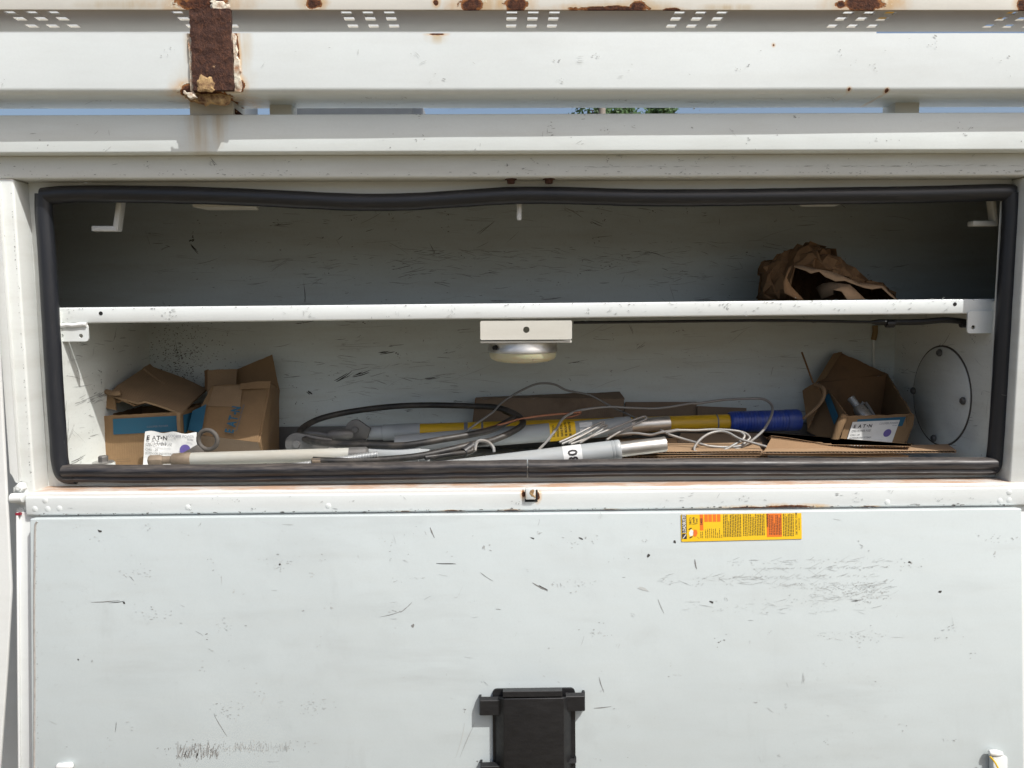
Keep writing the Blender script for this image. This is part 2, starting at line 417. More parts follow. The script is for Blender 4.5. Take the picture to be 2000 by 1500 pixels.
def rubber(name, dust, col=(0.019, 0.021, 0.026), rough=0.36, stretch=(3, 40, 40)):
    N = NT(name); g = N.n('ShaderNodeNewGeometry'); x = N.n('ShaderNodeSeparateXYZ'); N.l(g.outputs['Normal'], x.inputs[0])
    n = N.noise(N.co(stretch), 3, 5, 0.7); n2 = N.noise(N.co(), 55, 4, 0.7)
    d = N.math('MULTIPLY', N.math('MULTIPLY', N.step(n, 0.36, 0.70), N.step(N.noise(N.co(tuple(q * 3.2 for q in stretch), loc=(9, 2, 5)), 2, 4, .7), .40, .62)), dust * 1.8)
    d = N.math('ADD', d, N.math('MULTIPLY', N.step(x.outputs[2], 0.15, 0.9), N.step(n2, 0.3, 0.65, dust * 0.5, dust * 1.3)), clamp=True)
    c = N.mix(d, col, (0.25, 0.21, 0.175))
    nick = N.step(N.noise(N.co(stretch, loc=(4, 4, 4)), 22, 2), 0.75, 0.80)
    c = N.mix(N.math('MULTIPLY', nick, 0.4), c, (0.28, 0.27, 0.26))
    return N.done(c, N.step(d, 0, 0.5, rough, 0.9), N.bump(n, 0.25, 0.0015))
rubber('rubber', 0.045, (0.012, 0.014, 0.018)); rubber('rubber_dusty', 0.15, (0.011, 0.012, 0.016), .3); rubber('rubber_side', 0.02, (0.014, 0.016, 0.021), 0.36, (40, 40, 3))
simple('cable_black', (0.013, 0.0125, 0.012), 0.5, var=0.3, scale=40, bump=0.25, dust=0.26, dustcol=(0.20, 0.165, 0.13))
simple('plastic_black', (0.0065, 0.0065, 0.0075), 0.48, var=0.3, scale=60, bump=0.12, stretch=(1, 1, 3), dust=0.10, dustcol=(0.05, 0.05, 0.05))
simple('hole_dark', (0.012, 0.012, 0.012), 0.9)
simple('wire_grey', (0.25, 0.248, 0.24), 0.45, 0.25, var=0.2, scale=80, dust=0.4)
simple('wire_dark', (0.17, 0.165, 0.155), 0.55, 0.1, var=0.2, scale=80)
simple('wire_copper', (0.24, 0.105, 0.06), 0.4, 0.6, var=0.25, scale=80)
simple('aluminium', (0.62, 0.61, 0.585), 0.38, 0.85, var=0.18, scale=25, stretch=(1, 4, 4), dust=0.5, dustcol=(0.32, 0.28, 0.22))
simple('cast_dirty', (0.085, 0.078, 0.07), 0.7, 0.2, var=0.35, scale=60, bump=0.4, dust=.4, dustcol=(.15, .125, .10))
simple('cast_grey', (0.15, 0.15, 0.148), 0.55, 0.5, var=0.25, scale=40, bump=0.3, dust=0.5, dustcol=(0.18, 0.16, 0.14))
simple('zinc', (0.56, 0.575, 0.58), 0.42, 0.7, var=0.15, scale=40)
simple('fibre_grey', (0.33, 0.355, 0.365), 0.42, var=0.14, scale=12, stretch=(1, 6, 6), dust=0.35, dustcol=(0.34, 0.31, 0.27))
simple('fibre_cream', (0.40, 0.40, 0.36), 0.5, var=0.16, scale=12, stretch=(1, 6, 6), dust=0.5, dustcol=(0.36, 0.31, 0.24))
simple('fibre_yellow', (0.66, 0.40, 0.012), 0.45, var=0.16, scale=18, stretch=(1, 5, 5), dust=0.42, dustcol=(0.12, 0.09, 0.04))
simple('grip_blue', (0.020, 0.058, 0.33), 0.42, var=0.25, scale=30, stretch=(6, 1, 1), dust=0.4, dustcol=(0.12, 0.14, 0.22))
simple('brass_dusty', (0.20, 0.155, 0.11), 0.7, 0.3, var=0.3, scale=60, bump=0.4, dust=0.6)
simple('lens', (0.66, 0.60, 0.40), 0.32, var=0.1, scale=20, Transmission_Weight=0.15, Subsurface_Weight=0.3)
simple('caulk', (0.24, 0.16, 0.07), 0.7, var=0.3)
simple('weld_white', (0.72, 0.73, 0.72), 0.4, bump=0.5, scale=90)
simple('boom_yellow', (0.70, 0.38, 0.02), 0.4)
simple('tyre', (0.02, 0.02, 0.02), 0.85); simple('bark', (0.12, 0.085, 0.06), 0.9, bump=0.6); simple('pole_wood', (0.26, 0.23, 0.20), 0.9)
simple('glass_fitting', (0.40, 0.37, 0.32), 0.3, 0.5, var=0.2)
N_ = NT('leaf'); oi = N_.noise(N_.co(), 1.3, 2); N_.done(N_.mix(oi, (0.018, 0.05, 0.012), (0.055, 0.115, 0.025)), 0.6)
N_ = NT('gravel'); g1 = N_.noise(N_.co(), 40, 5, 0.7); g2 = N_.noise(N_.co(), 0.6, 3)
N_.done(N_.mix(g1, N_.mix(g2, (0.092, 0.073, 0.042), (0.112, 0.090, 0.052)), (0.17, 0.135, 0.078)), 0.95, N_.bump(g1, 0.6, 0.02))


# ------------------------------------------------------------------ wear: scuffs, chips and scratches as thin flakes on the paint
for i_, c_ in enumerate(((0.045, 0.043, 0.04), (0.20, 0.198, 0.19), (0.32, 0.335, 0.33), (0.44, 0.46, 0.45))): simple('wear_%d' % i_, c_, 0.7, var=0.1)
WEAR = ['wear_0', 'wear_1', 'wear_2', 'wear_3']
class Wear:
    def __init__(s, fr, seed): s.mb = MB(); s.fr = fr; s.r = random.Random(seed); s.k = 0
    def off(s): s.k += 1; return .00025 + (s.k % 400) * 1.5e-6
    def sliver(s, x, y, ang, L, wd, tone, bend=0.0):
        n = 5; a = ang; px, py = x, y; up = []; dn = []; st = L / n
        for i in range(n + 1):
            t = i / n; w = wd * .5 * (math.sin(math.pi * (0.06 + .88 * t)) ** .7) * s.r.uniform(.6, 1.3)
            up.append((px - math.sin(a) * w, py + math.cos(a) * w)); dn.append((px + math.sin(a) * w, py - math.cos(a) * w))
            px += math.cos(a) * st; py += math.sin(a) * st; a += bend / n + s.r.uniform(-.06, .06)
        s.mb.ngon(s.fr, up + dn[::-1], tone, s.off())
    def chip(s, x, y, r, tone, asp=1.0, ang=0.0):
        n = s.r.randint(5, 9); P = []
        for k in range(n):
            t = 2 * math.pi * k / n; q = r * s.r.uniform(.45, 1.25); a, b = math.cos(t) * q * asp, math.sin(t) * q
            P.append((x + a * math.cos(ang) - b * math.sin(ang), y + a * math.sin(ang) + b * math.cos(ang)))
        s.mb.ngon(s.fr, P, tone, s.off())
    def cluster(s, x, y, sx, sy, n, tones=(1, 2, 3), r=(.0004, .0013), asp=(1, 2.5), ang=0):
        for _ in range(n): s.chip(x + s.r.gauss(0, sx), y + s.r.gauss(0, sy), s.r.uniform(*r), s.r.choice(tones), s.r.uniform(*asp), ang + s.r.uniform(-.5, .5))
    def rub(s, x0, x1, y0, y1, n, L, wd, tones, ang=0, jit=.12):
        for _ in range(n): s.sliver(s.r.uniform(x0, x1), s.r.uniform(y0, y1), ang + s.r.gauss(0, jit), s.r.uniform(*L), s.r.uniform(*wd), s.r.choice(tones), s.r.uniform(-.2, .2))
    def scatter(s, w, h, n, angs=((0, .15, 4), (1.57, .2, 1), (.7, .3, 1), (-.7, .3, 1)), L=(.004, .03), wd=(.0004, .0011), tones=(0, 1, 1, 2, 2, 3), chips=.4, x0=0, y0=0):
        bag = [a for a in angs for _ in range(a[2])]
        for _ in range(n):
            x, y = x0 + s.r.uniform(0, w), y0 + s.r.uniform(0, h)
            if s.r.random() < chips: s.cluster(x, y, s.r.uniform(.001, .012), s.r.uniform(.001, .008), s.r.randint(1, 6), tones)
            else:
                a = s.r.choice(bag); m = 1 if s.r.random() < .7 else s.r.randint(2, 4); t = s.r.choice(tones); an = s.r.gauss(a[0], a[1])
                for q in range(m): s.sliver(x + s.r.gauss(0, .003), y + s.r.gauss(0, .003), an, L[0] + (L[1] - L[0]) * s.r.random() ** 2.5, s.r.uniform(*wd), t, s.r.uniform(-.3, .3))
    def build(s, parent, name='scuff_marks'): return s.mb.build(name, WEAR, parent, sm=0, kind='stuff')
# ------------------------------------------------------------------ ground
g = MB().add([(-300, -300, 0), (300, -300, 0), (300, 300, 0), (-300, 300, 0)], [(0, 1, 2, 3)]).build('ground', 'gravel', sm=0)
g['kind'] = 'structure'

# ------------------------------------------------------------------ truck body
T = thing('utility_truck_body', 'white painted steel utility truck body with open tool compartment and rusty top rail', 'truck body')
T['fixed'] = 1
XO0, XO1 = -2.1, 2.2            # how far the body runs left and right
YR = -0.028                       # face of the drip rail
YF = 0.047                        # flange that carries the seal
YS = 0.072                        # front of shelf
YW = 0.45                         # back wall
XJ0, XJ1 = xx(43, 0.0), xx(1990, 0.0, 640)
XL, XR = xx(113, 0.06), xx(1944, 0.06)
Zsof = zz(346, 0.0); Zrail0 = zz(296, YR); Zrail1 = zz(222, YR)
Zsill = zz(951, 0.0); Zfloor = 1.6 - 0.36; Zceil = 1.6 + 0.30

# tray with punched holes, seen from below
Ztray = zz(20, YB)
fr = (Vector((0, YB, Ztray)), Vector((1, 0, 0)), Vector((0, 1, 0)), Vector((0, 0, 1)))
Ytray1 = WZ(1000, 62, Ztray).y
loops = [[(XO0, 0.001), (XO1, 0.001), (XO1, Ytray1 - YB), (XO0, Ytray1 - YB)]]
for pxc in (83, 402, 724, 1040, 1360, 1682, 1995):
    xc = WZ(pxc, 38, Ztray).x
    for i in (-1, 0, 1):
        for pyr in (26, 37, 51):
            yc = WZ(1000, pyr, Ztray).y - YB
            a, b = xc + i * 0.0385 - 0.0095, xc + i * 0.0385 + 0.0095
            loops.append([(a, yc - 0.008), (b, yc - 0.008), (b, yc + 0.008), (a, yc + 0.008)])
tray = MB().plate(loops, fr, 0.003, off=0.0015).build('punched_tray', 'paint_cream', T, sm=0)
m = MB().box(XO0, XO1, YB - 0.003, YB + 0.002, Ztray - 0.0005, Ztray + 0.07).build('tray_lip', 'paint_lip', tray, 0.0012)
# beam: folded channel with a soft bottom edge
Zb0, Zb1 = zz(182, YB), zz(65, YB); Yb1 = WZ(1000, 211, Zb0).y
m = MB(); prof = [(YB, Zb1)]
for k in range(7):
    a = R(180 + 90 * k / 6); prof.append((YB + 0.011 + 0.011 * math.cos(a), Zb0 + 0.011 + 0.011 * math.sin(a)))
prof += [(Yb1, Zb0), (Yb1, Zb0 + 0.01), (Yb1 - 0.005, Zb0 + 0.01), (Yb1 - 0.005, Zb1 - 0.02), (Yb1 - 0.005, Zb1)]
nX = 64; vs = []; fs = []
for i in range(nX + 1):
    x = XO0 + (XO1 - XO0) * i / nX
    for y, z in prof: vs.append((x, y + 0.0007 * mnoise.noise(Vector((x * 5, y * 3, z * 9))), z + 0.0006 * mnoise.noise(Vector((x * 4, 3, 0)))))
n = len(prof)
for i in range(nX):
    for k in range(n): fs.append((i * n + k, i * n + (k + 1) % n, (i + 1) * n + (k + 1) % n, (i + 1) * n + k))
nf = len(fs); fs += [tuple(range(n)), tuple(range(nX * n + n - 1, nX * n - 1, -1))]
beam = MB(); beam.add(vs, fs); beam.m = [1 if (q < nf and q % n == n - 1) else 0 for q in range(len(fs))]; beam = beam.build('beam', ['paint_beam', 'rust'], T, sm=50)  # top face rust-coloured only to darken it and cut bounce under the tray
# rusty upright over beam face, flaked
def rough_bar(name, x0, x1, y0, y1, z0, z1, mat, parent, nx=14, nz=34, amp=0.0022):
    mb = MB(); vs = []
    for j in range(nz + 1):
        for i in range(nx + 1):
            u, v = i / nx, j / nz
            p = Vector((x0 + (x1 - x0) * u, y0, z0 + (z1 - z0) * v))
            e = 0.0035 * mnoise.noise(p * 90 + Vector((3, 1, 7))) if i in (0, nx) else 0
            p.x += e; p.y -= amp * (0.5 + mnoise.fractal(p * 75, 0.6, 2.0, 4)) * (0.3 if i in (0, nx) else 1)
            vs.append(p)
    N = len(vs); vs += [Vector((p.x, y1, p.z)) for p in vs]; w = nx + 1; fs = []
    for j in range(nz):
        for i in range(nx):
            a = j * w + i; fs += [(a, a + 1, a + w + 1, a + w), (N + a + w, N + a + w + 1, N + a + 1, N + a)]
    rim = [i for i in range(w)] + [j * w + nx for j in range(1, nz + 1)] + [nz * w + i for i in range(nx - 1, -1, -1)] + [j * w for j in range(nz - 1, 0, -1)]
    for k in range(len(rim)): a = rim[k]; b = rim[(k + 1) % len(rim)]; fs.append((b, a, N + a, N + b))
    return mb.add(vs, fs).build(name, mat, parent, sm=60)
xa, xb = xx(377, YB, 100), xx(456, YB, 100)
up = rough_bar('upright', xa, xb, YB - 0.009, YB + 0.001, zz(178, YB), Ztray - 0.001, 'rust', T)
up['label'] = 'rusted brown upright with paint flaked off'
def flake(name, pts, Y, t, mat, parent, seed=0):
    P = [W(a, b, Y) for a, b in pts]; mb = MB(); c = sum(P, Vector()) / len(P); Q = []
    for i in range(len(P)):
        for k in range(4):
            p = P[i].lerp(P[(i + 1) % len(P)], k / 4)
            d = Vector((mnoise.noise(p * 140 + Vector((seed, 0, 0))), 0, mnoise.noise(p * 140 + Vector((0, seed, 5))))) * 0.006
            Q.append(p + d)
    inner = [c + (q - c) * 0.72 + Vector((0, -t * (0.6 + 0.6 * mnoise.noise(q * 200)), 0)) for q in Q]; n = len(Q)
    fs = [(i, (i + 1) % n, n + (i + 1) % n, n + i) for i in range(n)] + [tuple(range(n, 2 * n))]
    return mb.add(Q + inner, fs).build(name, mat, parent, sm=20)
simple('scab_pale', (0.70, 0.66, 0.55), 0.8, 0, 0.35, 170, 0.8, dust=0.95, dustcol=(0.30, 0.12, 0.04))
simple('scab_orange', (0.50, 0.34, 0.16), 0.85, 0, 0.5, 150, 0.8, dust=1.0, dustcol=(0.10, 0.038, 0.02))
flake('paint_flake', [(367, 75), (377, 68), (380, 120), (383, 178), (370, 180), (372, 110)], YB - .002, 0.005, 'scab_pale', up, 1)
flake('paint_flake', [(456, 66), (463, 68), (464, 100), (471, 140), (473, 178), (458, 180), (457, 120)], YB, 0.006, 'scab_pale', up, 2)
flake('paint_flake', [(383, 160), (392, 146), (414, 152), (421, 178), (384, 182)], YB - 0.011, 0.003, 'scab_orange', up, 3)
flake('paint_flake', [(352, 178), (375, 176), (398, 183), (430, 182), (455, 186), (448, 203), (402, 206), (372, 200)], YB + 0.01, 0.008, 'scab_orange', up, 4)
flake('paint_flake', [(355, 178), (378, 180), (386, 193), (365, 192)], YB - 0.004, 0.004, 'scab_pale', up, 6)
flake('paint_flake', [(408, 0), (440, 2), (452, 16), (432, 26), (415, 20)], YB - 0.004, 0.005, 'scab_pale', up, 5)
# body top rail (drip rail)
m = MB().hexa([(XO0, YR + .00685, Zrail0), (XO1, YR - .00885, Zrail0), (XO1, YR - .00885, Zrail1), (XO0, YR + .00685, Zrail1)], [(XO0, .1, Zrail0), (XO1, .1, Zrail0), (XO1, .1, Zrail1), (XO0, .1, Zrail1)]).build('drip_rail', 'paint_rail', T, 0.003, 3)
# stub posts between rail and beam
for a, b, y0, y1, mt in ((370, 455, -0.02, 0.05, 'paint_cream'), (526, 570, 0.01, 0.05, 'paint_cream'), (1748, 1796, 0.0, 0.05, 'paint_cream')):
    MB().box(xx(a, y0, 215), xx(b, y0, 215), y0, y1, Zrail1 - 0.002, Zb0 + 0.004).build('stub_post', mt, T, 0.002)
p = [W(430, 206, -0.01), W(452, 206, -0.01), W(473, 223, -0.01), W(462, 224, -0.01)]
MB().prism(p, 0.02, 0, (0, 1, 0)).build('slant_strip', 'rust', T)  # rust-coloured slanted strip at the right edge of the left stub post
# header, posts of the door frame, flange behind
MB().box(XO0, XO1, 0.0, YF + 0.004, Zsof, Zrail0 + 0.001).build('header', 'paint_frame', T, 0.004, 3)
xf0 = xx(12, 0.0)
MB().box(xf0, XJ0, 0.0, YF + 0.004, zz(1100, 0.0), Zsof).build('frame_post', 'paint_frame', T, 0.004, 3)
MB().box(XJ1, XO1, 0.0, YF + 0.004, zz(1100, 0.0), Zsof).build('frame_post', 'paint_frame', T, 0.004, 3)
# thin edge moulding left of the frame post
mb = MB(); P = [W(-26, 360, -0.012), W(13, 360, -0.012)]
x0, x1 = xx(-3, -0.012), xx(11, -0.012); zt = zz(352, 0); zb_ = zz(935, -0.012, 20)
mb.add([(x0, -0.012, zt), (x1, -0.012, zt), (x1, -0.012, zb_ - 0.008), (x1 - 0.004, -0.012, zb_ - 0.007), (x0 + 0.003, -0.012, zb_ + 0.008), (x0, -0.012, zb_ + 0.012)], [(0, 1, 2, 3, 4, 5)])
v6 = [Vector(v) + Vector((0, 0.016, 0)) for v in mb.v]
mb.add(v6, [(5, 4, 3, 2, 1, 0)]); mb.f += [(i, (i + 1) % 6, 6 + (i + 1) % 6, 6 + i) for i in range(6)]; mb.m += [0] * 6
mb.build('edge_moulding', 'paint_plain', T, 0.001)
MB().box(XO0, xf0 + 0.03, 0.10, 0.104, 0.5, Zsof).build('recess_panel', 'paint_plain', T)
# flange round the opening
mb = MB(); fl = 0.036
mb.box(XJ0, XJ1, YF, YF + 0.004, Zsof - fl, Zsof); mb.box(XJ0, XJ1, YF, YF + 0.004, Zsill, Zsill + 0.030)
mb.box(XJ0, XJ0 + 0.034, YF + 0.0004, YF + 0.0044, Zsill + 0.03, Zsof - fl); mb.box(XJ1 - 0.018, XJ1, YF + 0.0004, YF + 0.0044, Zsill + 0.03, Zsof - fl)
mb.build('flange', 'paint_frame', T)

hd = [o for o in T.children if o.name.startswith('header')][0]
wr = Wear((Vector((-1.32, -.0002, Zsof)), Vector((1, 0, 0)), Vector((0, 0, 1)), Vector((0, -1, 0))), 25)
for _ in range(200): wr.chip(wr.r.uniform(.2, 2.6), .0045 + abs(wr.r.gauss(0, .003)), wr.r.uniform(.0004, .0010), wr.r.choice((2, 2, 3)), wr.r.uniform(1, 4), 0)
wr.scatter(2.6, .036, 70, x0=.1, y0=.006, tones=(1, 2, 3, 3), L=(.003, .02))
wr.rub(1.4, 2.4, .018, .020, 90, (.004, .02), (.0003, .0007), (2, 3), 0, .03); wr.build(hd)
dr = [o for o in T.children if o.name.startswith('drip_rail')][0]
u3 = Vector((2.74, -.010, 0)).normalized()
wr = Wear((Vector((-1.32, YR + .0038, Zrail0)), u3, Vector((0, 0, 1)), Vector((0, -1, 0))), 26); wr.scatter(2.7, .066, 50, y0=.004, tones=(2, 3, 3), L=(.003, .014)); wr.build(dr)
bo_ = beam
wr = Wear((Vector((-1.32, YB - .0012, Zb0)), Vector((1, 0, 0)), Vector((0, 0, 1)), Vector((0, -1, 0))), 27); wr.scatter(2.7, .09, 45, y0=.014, tones=(2, 3, 3), L=(.003, .014)); wr.build(beam)
wr = Wear((Vector((-1.32, YB + .02, Zb0 - .0008)), Vector((1, 0, 0)), Vector((0, 1, 0)), Vector((0, 0, -1))), 28); wr.scatter(2.7, .09, 90, tones=(1, 2), L=(.004, .05)); wr.build(beam)
for X_, sd in ((XJ0, 29),):
    po = [o for o in T.children if o.name.startswith('frame_post')][0]
    wr = Wear((Vector((xf0, -.0003, Zsill)), Vector((1, 0, 0)), Vector((0, 0, 1)), Vector((0, -1, 0))), sd)
    for _ in range(150): wr.chip(wr.r.choice((.004, .024)) + abs(wr.r.gauss(0, .0012)), wr.r.uniform(.01, .58), wr.r.uniform(.0004, .0012), wr.r.choice((0, 1, 2)), 1, 1.5)
    wr.build(po)
# sill
MB().box(XJ0 - 0.03, XO1, -0.003, YF + 0.003, zz(1000, 0.0), Zsill).build('sill', 'paint_frame', T, 0.004, 3)
# lower skin of the body behind the hanging door
MB().box(xx(30, 0.006, 1000), XO1, 0.006, 0.03, 0.52, zz(985, 0.0)).build('lower_skin', 'paint_plain', T, 0.002)
# inner box
MB().box(XL - 0.30, XR + 0.30, YW, YW + 0.004, Zfloor - 0.03, Zceil + 0.02).build('back_panel', 'paint_inner', T)
ZSH = zz(606, 0.072)
for xe in (XL - 0.304, XR + 0.30): MB().box(xe, xe + .004, YF + 0.004, YW, ZSH, Zceil + 0.02).build('end_panel', 'shade_dark', T)
MB().box(XL - 0.004, XL, YF + 0.004, YW, Zfloor - 0.03, ZSH + .004).build('side_panel', 'paint_side', T)
rp = MB().box(XR, XR + 0.004, YF + 0.004, YW, Zfloor - 0.03, ZSH + .012).build('side_panel', 'paint_side', T)
MB().box(XL - 0.31, XR + 0.31, YF + 0.004, YW, Zceil, Zceil + 0.004).build('ceiling_panel', 'shade_dark', T)
MB().box(XL, XR, YF + 0.0045, YW, Zfloor - 0.004, Zfloor).build('floor_panel', 'paint_side', T)
MB().box(XL, XR, YW - 0.012, YW, Zfloor, zz(833, YW, 600)).build('base_strip', 'cast_grey', T)  # grey strip along the foot of the back wall
# outer shell
MB().box(XO0, XO1, 0.10, 0.56, Zrail1 - 0.02, Zrail1 - 0.015).build('roof_skin', 'paint_plain', T)
MB().box(XO0, XO1, YW + 0.06, YW + 0.065, 0.52, Zrail1 - 0.02).build('inner_skin', 'paint_plain', T)
MB().box(XO0, XO1, 0.03, 1.9, 0.47, 0.52).build('bed', 'paint_plain', T)
# corner caulk
p0 = W(1709, 636, YW - 0.004); p1 = W(1706, 664, YW - 0.004); p2 = W(1708, 800, YW - 0.003)
MB().tube([p0, p0.lerp(p1, 0.5) + Vector((0.002, 0, 0)), p1], 0.007, 8, 4).build('caulk_bead', 'caulk', T)
MB().tube([p1, p1.lerp(p2, 0.5), p2], 0.0035, 8, 4).build('caulk_bead', 'paint_side', T)
# inspection cover on the right wall
c = WX(1838, 773, XR); rC = 0.112
d_ = Vector((-1, 0, 0))
cover = MB().lathe(c, c + d_ * 0.0032, [(0, rC), (0.75, rC), (1, rC - 0.001)], 56).build('inspection_cover', 'paint_side', T)
MB().lathe(c, c + d_ * 0.0012, [(0, rC + 0.0040), (1, rC + 0.0040)], 56).build('gasket', 'cast_dirty', cover)
for px, py in ((1835, 689), (1784, 763), (1881, 783), (1824, 856)):
    b = WX(px, py, XR - 0.006); MB().lathe(b + Vector((0.001, 0, 0)), b + d_ * 0.005, [(0, 0.0085), (0.5, 0.0085), (0.52, 0.0068), (1, 0.006)], 12).build('screw', 'cast_grey', cover)

# rubber seal runs
def seal(name, pts, r, mat, joint=None, ridges=False, sub=10):
    mb = MB(); P = smooth(pts, sub); n = len(P); seg = 20; vs = []
    for i in range(n):
        t = (P[min(i + 1, n - 1)] - P[max(i - 1, 0)]).normalized()
        b = Vector((0, -1, 0)); a = t.cross(b).normalized()
        for k in range(seg):
            th = 2 * math.pi * k / seg
            rr = r * (1 + 0.03 * mnoise.noise(P[i] * 25))
            if ridges: rr *= (1 - 0.10 * (1 if abs(((th * 180 / math.pi) % 360) - rid) < 12 else 0)) if (rid := 108) else 1
            vs.append(P[i] + a * math.cos(th) * rr * 1.02 + b * math.sin(th) * rr * 0.92)
    fs = []
    for i in range(n - 1):
        for k in range(seg): k2 = (k + 1) % seg; fs.append((i * seg + k, i * seg + k2, (i + 1) * seg + k2, (i + 1) * seg + k))
    fs += [tuple(range(seg - 1, -1, -1)), tuple(range((n - 1) * seg, n * seg))]
    return mb.add(vs, fs).build(name, mat, T, sm=60)
YQ = 0.038
top = [(84, 384), (150, 379), (300, 380), (450, 384), (600, 391), (700, 395), (800, 394), (900, 388), (1000, 382), (1100, 382), (1250, 386), (1400, 386), (1600, 383), (1800, 380), (1950, 376), (1975, 378)]
seal('rubber_seal', [W(a, b, YQ) for a, b in top], 0.0165, 'rubber')
left = [(86, 380), (86, 420), (92, 500), (99, 620), (107, 760), (114, 860), (117, 900), (126, 926), (150, 930)]
seal('rubber_seal', [W(a, b, YQ - 0.001) for a, b in left], 0.0160, 'rubber_side')
right = [(1974, 378), (1974, 430), (1967, 540), (1960, 660), (1953, 780), (1946, 870), (1941, 905), (1932, 915)]
seal('rubber_seal', [W(a, b, YQ - 0.001) for a, b in right], 0.0160, 'rubber_side')
def flatseal(pts):
    mb = MB(); P = [W(a, b, YQ - 0.004) for a, b in pts]; P = smooth(P, 10); prof = []
    # two-lobed extrusion
    for k in range(13): a = R(200 - 200 * k / 12); prof.append((-0.004 + 0.013 * math.sin(a) * -1, 0.0085 + 0.0105 * math.cos(a) * -1))
    base = [(0.004, -0.016), (-0.006, -0.0165), (-0.011, -0.014), (-0.0125, -0.010), (-0.0095, -0.006), (-0.0095, -0.005), (-0.015, -0.002), (-0.0185, 0.003), (-0.0195, 0.008), (-0.018, 0.013), (-0.014, 0.0165), (-0.008, 0.0185), (0.004, 0.0185)]
    n = len(P); k_ = len(base); vs = []; fs = []
    for q in P:
        w = 0.0012 * mnoise.noise(q * 14)
        for y, z in base: vs.append(q + Vector((0, y + w, z + w * 0.7)))
    for i in range(n - 1):
        for k in range(k_): fs.append((i * k_ + k, i * k_ + (k + 1) % k_, (i + 1) * k_ + (k + 1) % k_, (i + 1) * k_ + k))
    fs += [tuple(range(k_)), tuple(range(n * k_ - 1, (n - 1) * k_ - 1, -1))]
    return mb.add(vs, fs).build('rubber_seal', 'rubber_dusty', T, sm=50)
flatseal([(128, 925), (300, 926), (500, 924), (700, 921), (900, 918), (1029, 916)])
flatseal([(1031.5, 916), (1200, 914), (1400, 913), (1600, 912), (1800, 911), (1925, 911), (1938, 911)])

# soffit bolts, hooks, drip, ceiling tabs
for px in (998, 1072):
    b = Vector((xx(px, 0.022, 350), 0.022, Zsof))
    MB().lathe(b + Vector((0, 0, 0.001)), b - Vector((0, 0, 0.009)), [(0, 0.0125), (0.25, 0.0125), (0.27, 0.0085), (1, 0.0075)], 6).build('bolt', 'rust', T, 0.0008)
def hook(px_t, px_b, py_b, px_e, mt='paint_plain'):
    Y = 0.085; mb = MB(); w = 0.02; t = 0.0095
    a = W(px_t, 360, Y); b = W(px_b, py_b, Y); e = W(px_e, py_b, Y)
    dx = 1 if px_e < px_b else -1
    mb.hexa([a, a + Vector((dx * t, 0, 0)), b + Vector((dx * t, 0, -t)), b + Vector((0, 0, 0))], [q + Vector((0, w, 0)) for q in (a, a + Vector((dx * t, 0, 0)), b + Vector((dx * t, 0, -t)), b)])
    mb.hexa([e, b + Vector((dx * t * .2, 0, 0)), b + Vector((dx * t, 0, -t * 1.1)), e + Vector((0, 0, -t * 1.1))], [q + Vector((0, w, 0)) for q in (e, b + Vector((dx * t * .2, 0, 0)), b + Vector((dx * t, 0, -t * 1.1)), e + Vector((0, 0, -t * 1.1)))])
    return mb.build('hook', mt, T, 0.0014)
hook(232, 220, 441, 178); hook(1934, 1942, 431, 1901, 'paint_cream')
d0 = W(1013, 385, 0.06); d1 = W(1014, 430, 0.06)
MB().tube([d0, d0.lerp(d1, 0.4) + Vector((0.001, 0, 0)), d0.lerp(d1, 0.75), d1], lambda t: 0.005 if t < 0.9 else 0.004, 8, 5).build('paint_drip', 'weld_white', T)
for a, b, y in ((376, 500, 402), (1556, 1646, 395)):
    z = zz(y + 2, 0.10, (a + b) / 2); MB().hexa([(xx(a, .1, 400), .1, z), (xx(b, .1, 400), .1, z), (xx(b, .1, 400), .1, Zceil), (xx(a, .1, 400), .1, Zceil)], [(xx(a + 20, .1, 400), .13, z - .003), (xx(b - 4, .1, 400), .13, z - .003), (xx(b, .1, 400), .13, Zceil), (xx(a, .1, 400), .13, Zceil)]).build('ceiling_tab', 'paint_cream', T)

# shelf
zl1, zl0 = W(115, 601, YS).z, W(115, 632, YS).z; zr1, zr0 = W(1944, 583.5, YS).z, W(1944, 612, YS).z
xs0, xs1 = xx(113, YS), xx(1946, YS)
def shelf_lip():
    vs = []; n = 60; fs = []
    pr = lambda z1, z0: [(YS + 0.02, z1), (YS + 0.003, z1), (YS + 0.0009, z1 - 0.0009), (YS, z1 - 0.003), (YS, z0 + 0.003), (YS + 0.0009, z0 + 0.0009), (YS + 0.003, z0), (YS + 0.006, z0), (YS + 0.006, z1 - 0.004), (YS + 0.02, z1 - 0.004)]
    for i in range(n + 1):
        u = i / n; x = xs0 + (xs1 - xs0) * u; d = 0.0006 * mnoise.noise(Vector((x * 3, 1, 1)))
        for y, z in pr(zl1 + (zr1 - zl1) * u + d, zl0 + (zr0 - zl0) * u + d): vs.append((x, y, z))
    k = 10
    for i in range(n):
        for j in range(k): fs.append((i * k + j, i * k + (j + 1) % k, (i + 1) * k + (j + 1) % k, (i + 1) * k + j))
    fs += [tuple(range(k)), tuple(range((n + 1) * k - 1, n * k - 1, -1))]
    return MB().add(vs, fs)
shelf = shelf_lip().build('shelf', 'paint_shelf', T, sm=50)
MB().hexa([(xs0 - .3, YS + .02, zl1 - .004), (xs1 + .3, YS + .02, zr1 - .004), (xs1 + .3, YS + .02, zr1), (xs0 - .3, YS + .02, zl1)], [(xs0 - .3, YW, zl1 - .004), (xs1 + .3, YW, zr1 - .004), (xs1 + .3, YW, zr1), (xs0 - .3, YW, zl1)]).build('shelf_sheet', 'shade_dark', shelf)
